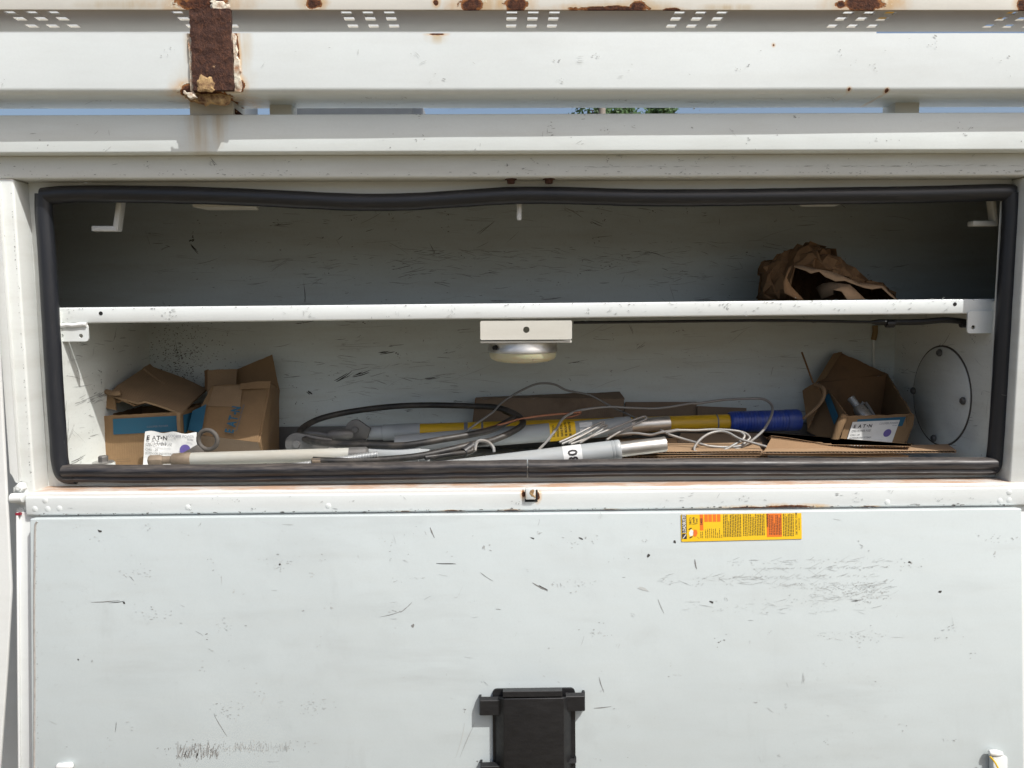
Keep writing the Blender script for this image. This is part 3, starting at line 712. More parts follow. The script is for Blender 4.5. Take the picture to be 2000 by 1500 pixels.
def hole(px, py, Y, r, parent, mat='hole_dark'):
    c = W(px, py, Y); MB().lathe(c + Vector((0, 0.001, 0)), c - Vector((0, 0.0005, 0)), [(0, r), (1, r)], 14).build('painted_hole', mat, parent)  # proud black disc, the shade inside a hole put into its colour
hole(197, 612, YS, 0.004, shelf); hole(1865, 594, YS, 0.004, shelf)
def bracket(x0, y0, x1, y1, Y, holes, rad=0.006, parent=None, name='bracket', mat='paint_shelf'):
    tl, tr, bl = W(x0, y0, Y), W(x1, y0, Y), W(x0, y1, Y); tr.z = tl.z; bl.x = tl.x
    f, w, h = frame3(tl, tr, bl)
    lp = [rrect(0, 0, w, h, rad)]
    for hx, hy, r in holes:
        q = W(hx, hy, Y) - f[0]; lp.append(circ(q.dot(f[1]), q.dot(f[2]), r, 16))
    return MB().plate(lp, f, 0.004).build(name, mat, parent, sm=30)
bracket(112, 633, 172, 667, YS - 0.002, [(121, 656, 0.0042), (159, 656, 0.0042)], parent=shelf)
bracket(1890, 608, 1946, 651, YS - 0.003, [(1900, 639, 0.0042)], parent=shelf)
w0 = W(119, 637, YS - 0.005); w1 = W(169, 634, YS - 0.005)
MB().tube([w0, w0.lerp(w1, .25) + Vector((0, 0, .0015)), w0.lerp(w1, .5), w0.lerp(w1, .8) + Vector((0, 0, .001)), w1], 0.0046, 8, 4).build('weld_bead', 'weld_white', shelf)

# scratched inner panels, shelf lip, frame
def panel_wear(fr, w, h, n, n2, seed, parent, tones=(0, 0, 1, 1, 2), L=(.006, .06)):
    wr = Wear(fr, seed); wr.scatter(w, h, n, ((0, .08, 6), (1.57, .25, 1), (.5, .3, 1), (-.6, .3, 1)), L, (.0005, .0013), tones, .35)
    wr.scatter(w, h, n2, ((0, .05, 6), (.3, .3, 1)), (.01, .12), (.0003, .0008), (1, 2, 2), .1); return wr
bpn = [o for o in T.children if o.name.startswith('back_panel')][0]
wr = panel_wear((Vector((XL, YW, Zfloor)), Vector((1, 0, 0)), Vector((0, 0, 1)), Vector((0, -1, 0))), XR - XL, Zceil - Zfloor, 420, 260, 21, bpn)
def bw_(px, py): q = W(px, py, YW); return q.x - XL, q.z - Zfloor
for a, b, c, d, n in ((760, 540, 1250, 480, 150), (480, 560, 900, 500, 60), (1250, 560, 1550, 470, 60), (600, 770, 900, 700, 60)):
    x, y = bw_(a, b); x2, y2 = bw_(c, d); wr.rub(x, x2, y, y2, n, (.008, .05), (.0004, .0010), (0, 1, 1, 2), 0, .18)
x, y = bw_(360, 690); wr.cluster(x, y, .055, .05, 520, (0, 1, 1), (.0005, .0015), (1, 2)); x, y = bw_(340, 720); wr.cluster(x, y, .03, .04, 220, (0, 1), (.0005, .0016), (1, 2))
for px, py, L_, an in ((655, 745, .06, .45), (690, 735, .05, .3), (740, 690, .04, .2), (830, 740, .04, .1), (375, 478, .03, -1.0), (372, 470, .016, .6), (600, 765, .02, -.8)):
    x, y = bw_(px, py)
    for q in range(4): wr.sliver(x + wr.r.uniform(-.004, .004), y + wr.r.uniform(-.003, .003), an + wr.r.uniform(-.15, .15), L_ * wr.r.uniform(.4, 1), wr.r.uniform(.0012, .003), 0, .2)
wr.build(bpn)
wr = panel_wear((Vector((XR - .0001, YW, Zfloor)), Vector((0, -1, 0)), Vector((0, 0, 1)), Vector((-1, 0, 0))), YW - .06, .35, 70, 20, 22, rp, (1, 2, 2)); wr.build(rp)
lp_ = [o for o in T.children if o.name.startswith('side_panel') and o != rp][0]
wr = panel_wear((Vector((XL + .0001, YF, Zfloor)), Vector((0, 1, 0)), Vector((0, 0, 1)), Vector((1, 0, 0))), YW - .06, .35, 90, 20, 23, lp_, (1, 1, 2)); 
for q in range(26): wr.sliver(wr.r.uniform(.05, .20), .17 + wr.r.gauss(0, .006), .12, wr.r.uniform(.01, .05), wr.r.uniform(.0006, .0016), wr.r.choice((1, 2)))
wr.build(lp_)
# shelf lip
u3 = (Vector((xs1, YS, zr0)) - Vector((xs0, YS, zl0))); Ls = u3.length; u3.normalize()
wr = Wear((Vector((xs0, YS - .0008, zl0)), u3, Vector((0, 0, 1)), Vector((0, -1, 0))), 24)
wr.scatter(Ls - .02, .024, 70, x0=.01, y0=.003, tones=(2, 3, 3, 3), L=(.003, .012))
for _ in range(80): wr.chip(wr.r.uniform(.01, Ls - .01), .0295 - abs(wr.r.gauss(0, .0012)), wr.r.uniform(.0003, .0009), wr.r.choice((0, 1, 2)), wr.r.uniform(1, 4), 0)
wr.build(shelf)
# wiring under the shelf
cz = [W(1120, 630, YS + .03), W(1300, 628, YS + .03), W(1480, 626, YS + .03), (W(1600, 627, YS + .03)), W(1700, 629, YS + .03), W(1790, 629, YS + .03), W(1850, 625, YS + .03), W(1900, 633, YS + .03), W(1935, 655, YS + .03), W(1960, 650, YS + .03)]
cab = MB().tube(cz, lambda t: 0.003 if t < 0.45 else 0.0062, 8, 6).build('wiring', 'plastic_black', shelf)
for px in (1738, 1884):
    c = W(px, 632, YS + .03); MB().lathe(c - Vector((.008, 0, 0)), c + Vector((.008, 0, 0)), [(0, .0085), (1, .0085)], 10).build('clip', 'plastic_black', shelf)
# work light
lamp_b = bracket(938, 627, 1117, 664, YS + 0.002, [(1028, 644, 0.0066)], 0.003, shelf, 'lamp_bracket', 'paint_cream')
c0 = W(1021, 672, YS + 0.078); zt_ = c0.z + 0.006
MB().box(xx(938, YS, 640), xx(1117, YS, 640), YS + .004, YS + .14, zt_, zt_ + .004).build('lamp_plate', 'paint_cream', shelf)
rl = 0.0735
MB().lathe((c0.x, c0.y, zt_), (c0.x, c0.y, zt_ - 0.023), [(0, rl - .003), (.05, rl), (.5, rl), (.6, rl + .0012), (.9, rl + .0012), (1, rl - .001)], 48).build('lamp_ring', 'aluminium', shelf)
MB().lathe((c0.x, c0.y, zt_ - 0.0225), (c0.x, c0.y, zt_ - 0.047), [(0, rl - .001), (.4, rl - .002), (.62, rl - .006), (.8, rl - .016), (.92, rl - .034), (1, .004)], 48).build('lamp_lens', 'lens', shelf, sm=60)
sc_ = Vector((c0.x - .058, c0.y - .0475, zt_ - .011)); MB().lathe(sc_ + Vector((.003, .004, 0)), sc_ - Vector((.003, .005, 0)), [(0, .0055), (1, .005)], 10).build('lamp_screw', 'hole_dark', shelf)

# ------------------------------------------------------------------ hinge rail and hanging door
YH = -0.024
z1, z0 = zz(961, YH), zz(998, YH)
hr = MB().box(xx(48, YH, 985), XO1, YH, -0.003, z0, z1).build('hinge_rail', 'paint_hinge', T, 0.004, 3)
for px, py in ((88, 978), (68, 994), (93, 994), (116, 993), (1971, 962), (1953, 978), (1971, 977), (1733, 981), (367, 991), (641, 988)):
    c = W(px, py, YH); MB().lathe(c + Vector((0, .001, 0)), c - Vector((0, .0006, 0)), [(0, .0058), (.6, .0058), (1, .0048)], 14).build('spot_weld', 'paint_hinge', hr)
# striker through the sill
s0, s1 = W(1026, 953, YH), W(1046, 974, YH)
MB().box(s0.x - .001, s1.x + .004, YH - .0012, YH, s1.z - .006, s0.z - .004).build('painted_slot', 'hole_dark', hr)  # black plate painted in for the dark inside of a slot
st_ = MB().box(s0.x, s1.x, YH - .008, YH - .001, s1.z, s0.z + .002).build('striker', 'paint_hinge', hr, 0.002)
flake('paint_flake', [(1035, 959), (1044, 958), (1045, 971), (1036, 972)], YH - .0081, 0.0012, 'scab_orange', hr, 8)
# hinge knuckle and nuts at the left end
k0, k1 = W(22, 973, -0.02), W(47, 972, -0.02)
MB().lathe(k0, k1, [(0, .0075), (.05, .0095), (.95, .0095), (1, .0075)], 18).build('hinge_knuckle', 'paint_plain', T)
def nut(px, py, Y, r=.0098):
    c = W(px, py, Y); MB().lathe(c + Vector((0, .012, 0)), c, [(0, r), (.6, r), (1, r * .86)], 6).build('nut', 'paint_plain', T, .0006)
    MB().lathe(c, c - Vector((0, .0035, 0)), [(0, .0045), (1, .0036)], 12).build('stud', 'paint_plain', T)
nut(37, 953, -.014); nut(39, 998, -.006)
MB().box(xx(30, 0, 960), xx(54, 0, 960), -.006, 0.004, zz(975, 0), zz(941, 0)).build('hinge_leaf', 'paint_plain', T, .001)
# door, hanging open, its foot pushed out a little
TH = R(5.71)
DO = W(1000, 1003.5, -0.040); DN = Vector((0, -math.cos(TH), math.sin(TH))); DV = Vector((0, math.sin(TH), math.cos(TH))); DU = Vector((1, 0, 0))
def DP(px, py, h=0.0):
    d = ray(px, py); o = DO + DN * h; return CAM + d * ((o - CAM).dot(DN) / d.dot(DN))
def dl(px, py, h=0.0):
    q = DP(px, py, h) - DO; return q.dot(DU), q.dot(DV)
def dbox(mb, x0, x1, v0, v1, h0, h1, m=0):
    f = lambda x, v, h: DO + DU * x + DV * v + DN * h
    return mb.hexa([f(x0, v0, h0), f(x1, v0, h0), f(x1, v1, h0), f(x0, v1, h0)], [f(x0, v0, h1), f(x1, v0, h1), f(x1, v1, h1), f(x0, v1, h1)], m)
DH = 0.62
def dpt(px, py, rx, rz): p = DP(px, py); return (p.x, p.z, rx / 1000, rz / 1000)
paint('paint_door', (0.490, 0.540, 0.545), 0.735, 0.30, 0.10, 0.40, seed=12, dents=.16, smudge=1)
xd0, vd1 = dl(58, 1008); xd1, _ = dl(1996, 1008)
door = dbox(MB(), xd0, xd1, -DH, 0, -0.022, 0).build('door', 'paint_door', T, 0.0025, 3)
door['label'] = 'drop-down compartment door hanging open, inner side showing'
xo0, _ = dl(37, 1020, -0.03)
dbox(MB(), xo0, xd1 + 0.03, -DH - .02, 0.009, -0.036, -0.026).build('door_skin', 'paint_plain', door, 0.001)
dbox(MB(), xo0, xo0 + .0035, -DH - .02, 0.009, -0.026, -0.021).build('door_edge', 'paint_plain', door, 0.0006)
x_, v_ = dl(44, 1015, -0.002); dbox(MB(), xo0 - .001, xo0 + .0085, .0035, .0085, -0.0262, -0.0205).build('paint_chip', 'red_paint', door)
# seam of dirty caulk down the left edge
cs = [DP(73, 1019, -.0004), DP(69, 1030, -.0004), DP(68, 1090, -.0004), DP(67, 1200, -.0004), DP(68, 1330, -.0004), DP(67, 1500, -.0004), DP(67, 1600, -.0004)]
simple('caulk_grey', (0.30, 0.285, 0.265), 0.85, var=0.4, scale=90, bump=0.6)
MB().tube(cs, 0.0021, 8, 8).build('caulk_seam', 'caulk_grey', door)
# little white lugs near the bottom edge
MB().lathe(DP(112, 1497, 0), DP(141, 1495, .006), [(0, .004), (.1, .0065), (.5, .006), (.9, .0065), (1, .004)], 12).build('weld_lug', 'weld_white', door)
MB().lathe(DP(1932, 1470, .012), DP(1957, 1472, .012), [(0, .004), (.1, .006), (.6, .0066), (1, .004)], 12).build('weld_lug', 'weld_white', door)
x0, v1 = dl(1930, 1472); dbox(MB(), x0, x0 + .028, v1 - .09, v1, 0.0005, 0.016).build('lug_plate', 'paint_plain', door, .001)
MB().tube([DP(1934, 1478, .02), DP(1944, 1490, .021), DP(1955, 1512, .021)], .0016, 6, 4).build('strap', 'sticker_yellow', door)


# door scuffs
wr = Wear((DO, DU, DV, DN), 11)
wx0, wx1 = xd0 + .03, xd1 - .02
wr.scatter(wx1 - wx0, .50, 190, x0=wx0, y0=-.51, tones=(2, 3, 3, 3, 3), wd=(.0004, .0010), angs=((0, .4, 3), (1.57, .4, 2), (.8, .5, 2), (-.8, .5, 2)), L=(.002, .022), chips=.5)
wr.scatter(wx1 - wx0, .50, 24, x0=wx0, y0=-.51, tones=(1, 1, 2), chips=.8, L=(.002, .010))
def dw(px, py): return dl(px, py)
x, y = dw(345, 1484); x2, y2 = dw(425, 1452); wr.rub(x, x2, y, y + .010, 34, (.010, .032), (.0008, .0030), (0, 1, 1, 2), 1.45, .22); wr.cluster((x + x2) / 2, y + .018, .026, .009, 120, (1, 2, 2, 3), (.0005, .0016), (1, 3), 1.5)
x, y = dw(432, 1470); x2, _ = dw(575, 1470); wr.rub(x, x2, y, y + .006, 60, (.006, .018), (.0005, .0014), (2, 3, 3), 1.5, .2); wr.cluster((x + x2) / 2, y + .010, .05, .006, 160, (2, 3, 3), (.0004, .0012), (1, 3), 1.5)
for (a, b, c, d, n) in ((1420, 1104, 1730, 1090, 55), (1470, 1112, 1740, 1106, 55), (1360, 1132, 1700, 1122, 80), (1500, 1150, 1740, 1136, 90), (1580, 1172, 1740, 1144, 80), (1280, 1145, 1500, 1120, 40), (1330, 1200, 1720, 1165, 60), (1600, 1250, 1740, 1232, 14)):
    x, y = dw(a, b); x2, y2 = dw(c, d); wr.rub(x, x2, min(y, y2), max(y, y2), int(n * .55), (.004, .030), (.0003, .0007), (2, 3, 3, 3, 3), .03, .28)
    for _ in range(n): wr.chip(wr.r.uniform(x, x2), wr.r.uniform(min(y, y2), max(y, y2)), wr.r.uniform(.0003, .0008), 3, wr.r.uniform(1, 3.5), wr.r.gauss(0, .3))
x, y = dw(1690, 1160); wr.cluster(x, y, .022, .012, 90, (2, 3, 3)); x, y = dw(1660, 1173); wr.rub(x, x + .016, y - .001, y + .001, 6, (.006, .014), (.0006, .0012), (0, 1), 0)
for px, py, r, t, asp in ((1267, 1085, .0042, 0, .8), (1040, 1051, .0014, 0, 3.5), (1135, 1052, .0015, 0, 4), (1255, 1150, .0045, 3, 2.6), (1776, 1098, .0022, 0, 2), (1836, 1155, .0028, 0, 1.5), (195, 1037, .0026, 0, 2), (153, 1288, .002, 0, 1), (945, 1068, .003, 2, 1), (806, 1222, .004, 1, 1), (1390, 1176, .0022, 0, 2), (546, 1102, .0026, 0, 1), (1318, 1058, .0026, 0, 1.2), (242, 1177, .0022, 0, 1.4)):
    x, y = dw(px, py); wr.chip(x, y, r, t, asp, -.4)
for px, py, a, L, w_, t in ((1040, 1138, -.55, .034, .003, 1), (1052, 1143, -.5, .02, .002, 0), (178, 1176, 0, .055, .0014, 1), (212, 1177, 0, .03, .001, 0), (852, 1100, -.1, .038, .0016, 0), (1170, 1322, -1.35, .032, .0014, 1), (1160, 1383, .05, .034, .0016, 1), (418, 1395, -1.1, .05, .0010, 1), (742, 1205, .2, .045, .0010, 1), (782, 1196, .6, .03, .0012, 1), (1357, 1092, -1.5, .02, .0022, 1), (840, 1030, -1.2, .022, .0022, 1), (938, 1118, -.65, .03, .0011, 1), (225, 1430, 1.4, .02, .0010, 0), (1285, 1170, -1.2, .03, .0016, 2), (890, 1480, 1.25, .07, .0020, 3), (898, 1480, 1.2, .075, .0014, 2)):
    x, y = dw(px, py); wr.sliver(x, y, a, L, w_, t, .15)
for px, py, n in ((265, 1118, 26), (535, 1102, 24), (1120, 1053, 12), (1700, 1240, 22), (300, 1200, 26), (450, 1225, 20), (1135, 1141, 16), (1770, 1100, 14), (1950, 1050, 16), (1860, 1240, 14), (450, 1385, 30), (620, 1378, 40)):
    x, y = dw(px, py); wr.cluster(x, y, .018, .009, n, (2, 3, 3, 3, 3), (.0004, .0010), (1, 4))
x, y = dw(70, 1300); 
for _ in range(60): wr.chip(x + wr.r.uniform(.0, .004), wr.r.uniform(-.5, -.01), wr.r.uniform(.0005, .0014), wr.r.choice((2, 3)), 1, 0)
wr.build(door)
# chipped edges of the hinge rail
wr = Wear((Vector((0, YH - .0003, z0)), Vector((1, 0, 0)), Vector((0, 0, 1)), Vector((0, -1, 0))), 12)
for _ in range(120): wr.chip(wr.r.uniform(-.95, 1.0), abs(wr.r.gauss(.0028, .0012)), wr.r.uniform(.0005, .0014), wr.r.choice((0, 0, 1, 2)), wr.r.uniform(1, 4), 0)
wr.scatter(1.9, .03, 34, x0=-.95, y0=.004, tones=(2, 3, 3, 3), L=(.002, .012)); wr.build(hr)
# black plastic latch housing
lt = MB()
def dfr(q0, h0, q1, h1, mb, m=0):
    f = lambda a, b, h: DO + DU * a + DV * b + DN * h
    (a0, b0, a1, b1), (c0_, d0_, c1_, d1_) = q0, q1
    return mb.hexa([f(a0, b0, h0), f(a1, b0, h0), f(a1, b1, h0), f(a0, b1, h0)], [f(c0_, d0_, h1), f(c1_, d0_, h1), f(c1_, d1_, h1), f(c0_, d1_, h1)], m)
def R4(x0, y0, x1, y1, h): a, b = dl(x0, y0, h); c, d = dl(x1, y1, h); return (a, d, c, b)
latch = MB()
q = R4(962, 1345, 1125, 1640, 0.002)
fq = (DO + DN * 0.003, DU, DV, DN)
latch.plate([rrect(q[0], q[1], q[2], q[3], 0.008)], fq, 0.005)
latch_o = latch.build('latch_base', 'plastic_black', door, sm=30)
body = MB(); dfr(R4(966, 1362, 1119, 1640, .006), .0055, R4(984, 1364, 1103, 1640, .034), .034, body); body.build('latch_housing', 'plastic_black', door, .0022, 2, sm=20)
lipm = MB(); dfr(R4(982, 1350, 1099, 1362, .02), .0056, R4(982, 1351, 1098, 1361, .034), .0335, lipm); lipm.build('latch_lip', 'plastic_black', door, .001, 1, sm=15)
for (ax0, ay0, ax1, ay1, side) in ((936, 1361, 984, 1396, -1), (1104, 1353, 1143, 1388, 1), (938, 1489, 984, 1524, -1), (1104, 1482, 1126, 1489, 1)):
    e = MB(); o4 = R4(ax0, ay0, ax1, ay1, .012)
    if side < 0: top4 = (o4[0] + .002, o4[1] + .003, o4[2], o4[3] - .004)
    else: top4 = (o4[0], o4[1] + .003, o4[2] - .002, o4[3] - .004)
    dfr(o4, .0105, top4, .021, e)
    e.build('latch_ear', 'plastic_black', door, .0007, 1, sm=10)
    e2 = MB(); xg = (o4[0], o4[0] + .004) if side < 0 else (o4[2] - .004, o4[2]); dbox(e2, xg[0], xg[1], o4[1], o4[3], .0006, .0105); e2.build('latch_foot', 'plastic_black', door, sm=0)

# warning sticker folded over the top edge of the door
tl, tr, bl = DP(1330, 1005, .0008), DP(1565, 1002, .0008), DP(1331, 1058, .0008)
f, w, h = frame3(tl, tr, bl)
st = MB(); n_ = f[3]
if n_.dot(DN) < 0: f = (f[0], f[1], f[2], -n_)
def SX(px): return (px - 1329) / 237 * w
def SY(pz): return h - (pz - 148) / (515 - 148) * h      # from the enlarged crop's rows
def ZX(zx): return (zx - 200) / (1775 - 200) * w
lp = [(0, .0005), (w * .02, 0), (w, h * .045), (w, h), (0, h)]
st.prism([f[0] + f[1] * a + f[2] * b for a, b in lp], .0005, 0, f[3])
O1 = .0007
r90 = math.pi / 2
st.rect(f, ZX(208), SY(400), ZX(270), h, 1, O1); st.text('LOADBUSTER', f, ZX(258), SY(396), h * .17, 3, O1 + .0004, r90, bold=.02, sx=.70)
st.rect(f, ZX(208), SY(478), ZX(270), SY(408), 1, O1); st.ngon(f, [(ZX(214), SY(470)), (ZX(222), SY(474)), (ZX(264), SY(418)), (ZX(256), SY(414))], 3, O1 + .0003)
for zx, tx in ((332, "S&C's"), (374, 'Loadb'), (414, 'Tool')): st.text(tx, f, ZX(zx), SY(285), h * .115, 1, O1, r90, bold=.015)
# little worker
st.ngon(f, [(ZX(300), SY(395)), (ZX(322), SY(352)), (ZX(350), SY(360)), (ZX(362), SY(400)), (ZX(345), SY(436)), (ZX(310), SY(440))], 3, O1)
st.ngon(f, [(ZX(365), SY(352)), (ZX(400), SY(356)), (ZX(412), SY(400)), (ZX(395), SY(444)), (ZX(362), SY(450)), (ZX(350), SY(400))], 2, O1)
for a, b in (((292, 345), (330, 325)), ((400, 345), (440, 385)), ((300, 460), (340, 440)), ((400, 450), (425, 465))):
    st.ngon(f, [(ZX(a[0]), SY(a[1])), (ZX(a[0] + 10), SY(a[1] + 10)), (ZX(b[0] + 10), SY(b[1] + 10)), (ZX(b[0]), SY(b[1]))], 1, O1 + .0002)
st.rect(f, ZX(443), SY(365), ZX(488), h, 2, O1); st.text('5400', f, ZX(478), SY(290), h * .12, 1, O1 + .0003, r90, bold=.015)
for zx in (503, 556, 612, 668): st.rect(f, ZX(zx), SY(250), ZX(zx + 46), h, 2, O1)
st.rect(f, ZX(1318), SY(465), ZX(1515), h, 2, O1)
st.text('WARNING', f, ZX(1340), SY(330), h * .10, 1, O1 + .0003, r90, bold=.02)
st.text('S&C ELECTRIC COM', f, ZX(1718), SY(440), h * .105, 1, O1, r90, bold=.01, sx=.86)
rnd = random.Random(5)
def lines(zx0, zx1, step, y0, y1, lw=8, up=True):
    x = zx0
    while x < zx1:
        y = y0 + rnd.uniform(0, 6); e = y1 - (rnd.uniform(0, 120) if rnd.random() < .25 else 0)
        while y < e:
            L = rnd.uniform(14, 46); q = min(e, y + L)
            st.rect(f, ZX(x), SY(470 - y + 0), ZX(x + lw), SY(470 - q), 1, O1 + .0003); y = q + rnd.uniform(5, 9)
        x += step
lines(752, 990, 22, 10, 318); lines(1010, 1060, 22, 20, 318); lines(1080, 1300, 22, 25, 318)
lines(1352, 1500, 21, 30, 300); lines(1535, 1665, 21, 10, 318); lines(452, 490, 22, 0, 88, 6); lines(515, 730, 26, 0, 130, 6); lines(1740, 1745, 20, 90, 260, 6)
stk = st.build('warning_sticker', ['sticker_yellow', 'print_black', 'sticker_orange', 'sticker_white'], door, sm=0)
stk['label'] = 'yellow and orange warning sticker lettered sideways'

# neighbouring compartment door standing open, edge-on
mb = MB(); Yn = -0.03
e = [(-60, 500), (-12, 500), (2, 760), (20, 1110), (22, 1150), (14, 1300), (4, 1440), (-4, 1560), (-60, 1560)]
mb.prism([W(a, b, Yn) for a, b in e], 0.008, 0, (0, 1, 0)); mb.build('side_door', 'paint_plain', T, .003, 3)

# far side of the truck: cabinet and boom, glimpsed through slot and holes
MB().box(xx(571, 1.2, 215), xx(806, 1.2, 215), 1.2, 1.7, 0.52, zz(150, 1.2)).build('far_cabinet', 'far_grey', T, .004)
bz0, bz1 = 1.6 + .80, 1.6 + 1.3
boom = MB().box(XO0 - .6, 1.16, 1.0, 1.3, bz0, bz1).build('boom', 'paint_plain', T, .02)
MB().box(1.16, 1.75, .99, 1.31, bz0 + .2, bz1 + .03).build('boom_sleeve', 'boom_yellow', boom, .02)
MB().box(-1.0, -0.88, 1.02, 1.28, .52, bz0 + .01).build('boom_rest', 'paint_plain', T, .01)
for x in (-1.0, 1.1):
    for y in (0.18, 1.55):
        wv = bpy.data.objects.new('wheel', None)
        ty = MB().lathe((x, y, .36), (x, y + .22, .36), [(0, .25), (.02, .33), (.15, .36), (.85, .36), (.98, .33), (1, .25)], 32).build('wheel', 'tyre', T)
        bpy.data.objects.remove(wv)
MB().box(XO0, XO1, 0.45, .55, .33, .47).build('chassis_rail', 'plastic_black', T)
MB().box(XO0, XO1, 1.2, 1.3, .33, .47).build('chassis_rail', 'plastic_black', T)

# floor bolt beside the left box
b = W(202, 904, 0.085); MB().lathe((b.x, b.y, Zfloor), b, [(0, .024), (1, .022)], 16).build('boss', 'paint_side', T)
MB().lathe(b, b + Vector((0, 0, .003)), [(0, .021), (.7, .021), (1, .019)], 20).build('washer', 'aluminium', T)
MB().lathe(b + Vector((0, 0, .003)), b + Vector((0, 0, .015)), [(0, .010), (.85, .010), (1, .0085)], 6).build('bolt', 'cast_grey', T, .0006)

# ------------------------------------------------------------------ cardboard boxes
def wall(name, pts, t, mat, parent, sub=8, amp=.0015, seed=0, func=None):
    """pts: TL, TR, BR, BL"""
    tl, tr, br, bl = pts
    def worn(p, u, v, n, f0=func):
        if f0: p = f0(p, u, v, n)
        if v > .98: p = p + Vector((0, 0, -.0035 * abs(mnoise.noise(p * 60 + Vector((seed, 3, 1))))))
        e = min(u, v, 1 - u, 1 - v)
        return p + n * (.0018 if e < .02 else 0) * mnoise.noise(p * 45 + Vector((1, seed, 2)))
    return MB().grid(bl, br, tr, tl, sub + 6, sub + 6, t, amp * 1.7, 16, 0, seed, worn).build(name, mat, parent, sm=35)
ZF = Zfloor + .0005
def onfloor(px, Y): p = W(px, 900, Y); p.z = ZF; return p

# box A: left, lid half closed
A = thing('cardboard_box', 'brown cardboard box with loose half-closed lid and blue front stripe, left of the paper label', 'box')
YA = 0.212
FL, FR = W(197, 812, YA), W(350, 804, YA); BLf, BRf = onfloor(200, YA), onfloor(356, YA)
dep = Vector((0.012, 0.165, 0.0))
wall('front_panel', (FL, FR, BRf, BLf), .004, 'cardboard', A, seed=1)
wall('side_panel', (FR, FR + dep + Vector((0, 0, .004)), BRf + dep, BRf), .004, 'cardboard', A, seed=2)
wall('side_panel', (FL + dep, FL, BLf, BLf + dep), .004, 'cardboard', A, seed=3)
wall('back_panel', (FR + dep, FL + dep, BLf + dep, BRf + dep), .004, 'cardboard', A, seed=4)
MB().prism([BLf, BRf, BRf + dep, BLf + dep], .004, 0, (0, 0, 1)).build('bottom_panel', 'cardboard', A)
# lid: two thick folded layers sloping up to the back left
l0, l1, l2, l3 = W(212, 764, YA + .012), W(354, 806, YA - .004), W(404, 760, YA + .165), W(290, 713, YA + .15)
def bend(p, u, v, n): return p + n * (.004 * math.sin(u * 3.1)) - n * .010 * max(0, .18 - v) / .18 * (1 if u < .45 else .2)
lid = MB().grid(l0, l1, l2, l3, 12, 10, .005, .002, 14, 0, 5, bend).build('lid', 'cardboard_lid', A, sm=35)
l0b, l1b = W(214, 774, YA + .018), W(262, 790, YA + .012); MB().grid(l0b, l1b, l1b.lerp(l2, .55), l0b.lerp(l3, .55), 8, 6, .004, .002, 14, 0, 6, bend).build('lid_fold', 'cardboard', lid, sm=35)
MB().tube([W(208, 765, YA + .012), W(222, 768, YA + .005), W(236, 767, YA + .006)], .006, 10, 5).build('lid_roll', 'cardboard_lid', lid)
e0, e1 = W(285, 720, YA + .142), W(350, 778, YA + .05)
MB().grid(l0.lerp(l3, .78) + Vector((0, -.001, .003)), l1.lerp(l2, .42) + Vector((-.03, -.001, .003)), l1.lerp(l2, .52) + Vector((-.03, 0, .003)), l3 + Vector((.004, 0, .003)), 8, 3, .002, .001, 14, 0, 8, bend).build('lid_strip', 'cardboard_lid', lid, sm=35)
# side flaps hanging out at the left
for k, (a, b_, c_, d_) in enumerate((((207, 764), (224, 780), (226, 801), (199, 796)), ((199, 778), (212, 776), (206, 806), (198, 800)))):
    wall('flap', (W(*a, YA + .02 + k * .01), W(*b_, YA + .01 + k * .01), W(*c_, YA + .006 + k * .01), W(*d_, YA + .012 + k * .01)), .004, 'cardboard', A, 5, .002, 10 + k)
fA, wA, hA = frame3(FL, FR, BLf)
def toward(fr): return fr if fr[3].y < 0 else (fr[0], fr[1], fr[2], -fr[3])
fA = toward(fA)
def lc(fr, px, py, Y): q = W(px, py, Y) - fr[0]; return q.dot(fr[1]), q.dot(fr[2])
a0 = lc(fA, 218, 850, YA); a1 = lc(fA, 341, 821, YA)
pr = MB(); pr.rect(fA, a0[0], a0[1], a1[0], a1[1], 0, .0024); t0 = lc(fA, 283, 841, YA); pr.text('COOPER POWER', fA, t0[0], t0[1], .0062, 1, .0028)
t0 = lc(fA, 228, 900, YA); pr.text('▪'.replace('▪', '-') * 14, fA, t0[0], t0[1], .006, 2, .0026); pr.text('-' * 16, fA, t0[0], t0[1] - .005, .006, 2, .0026)
pr.build('print', ['print_blue', 'print_grey', 'print_black'], A, sm=0)
sf, sw, sh = frame3(FR, FR + dep, BRf); nrm_ = sf[3] if sf[3].x > 0 else -sf[3]; sf = (sf[0], sf[1], sf[2], nrm_)
MB().rect(sf, .012, sh * .62, sw * .95, sh * .93, 0, .0026).build('side_print', 'print_blue', A, sm=0)
# seam tape at the right front corner
wall('corner_flap', (W(345, 808, YA - .006), W(352, 804, YA - .008), W(353, 842, YA - .005), W(347, 846, YA - .005)), .003, 'cardboard_lid', A, 4, .001, 3)

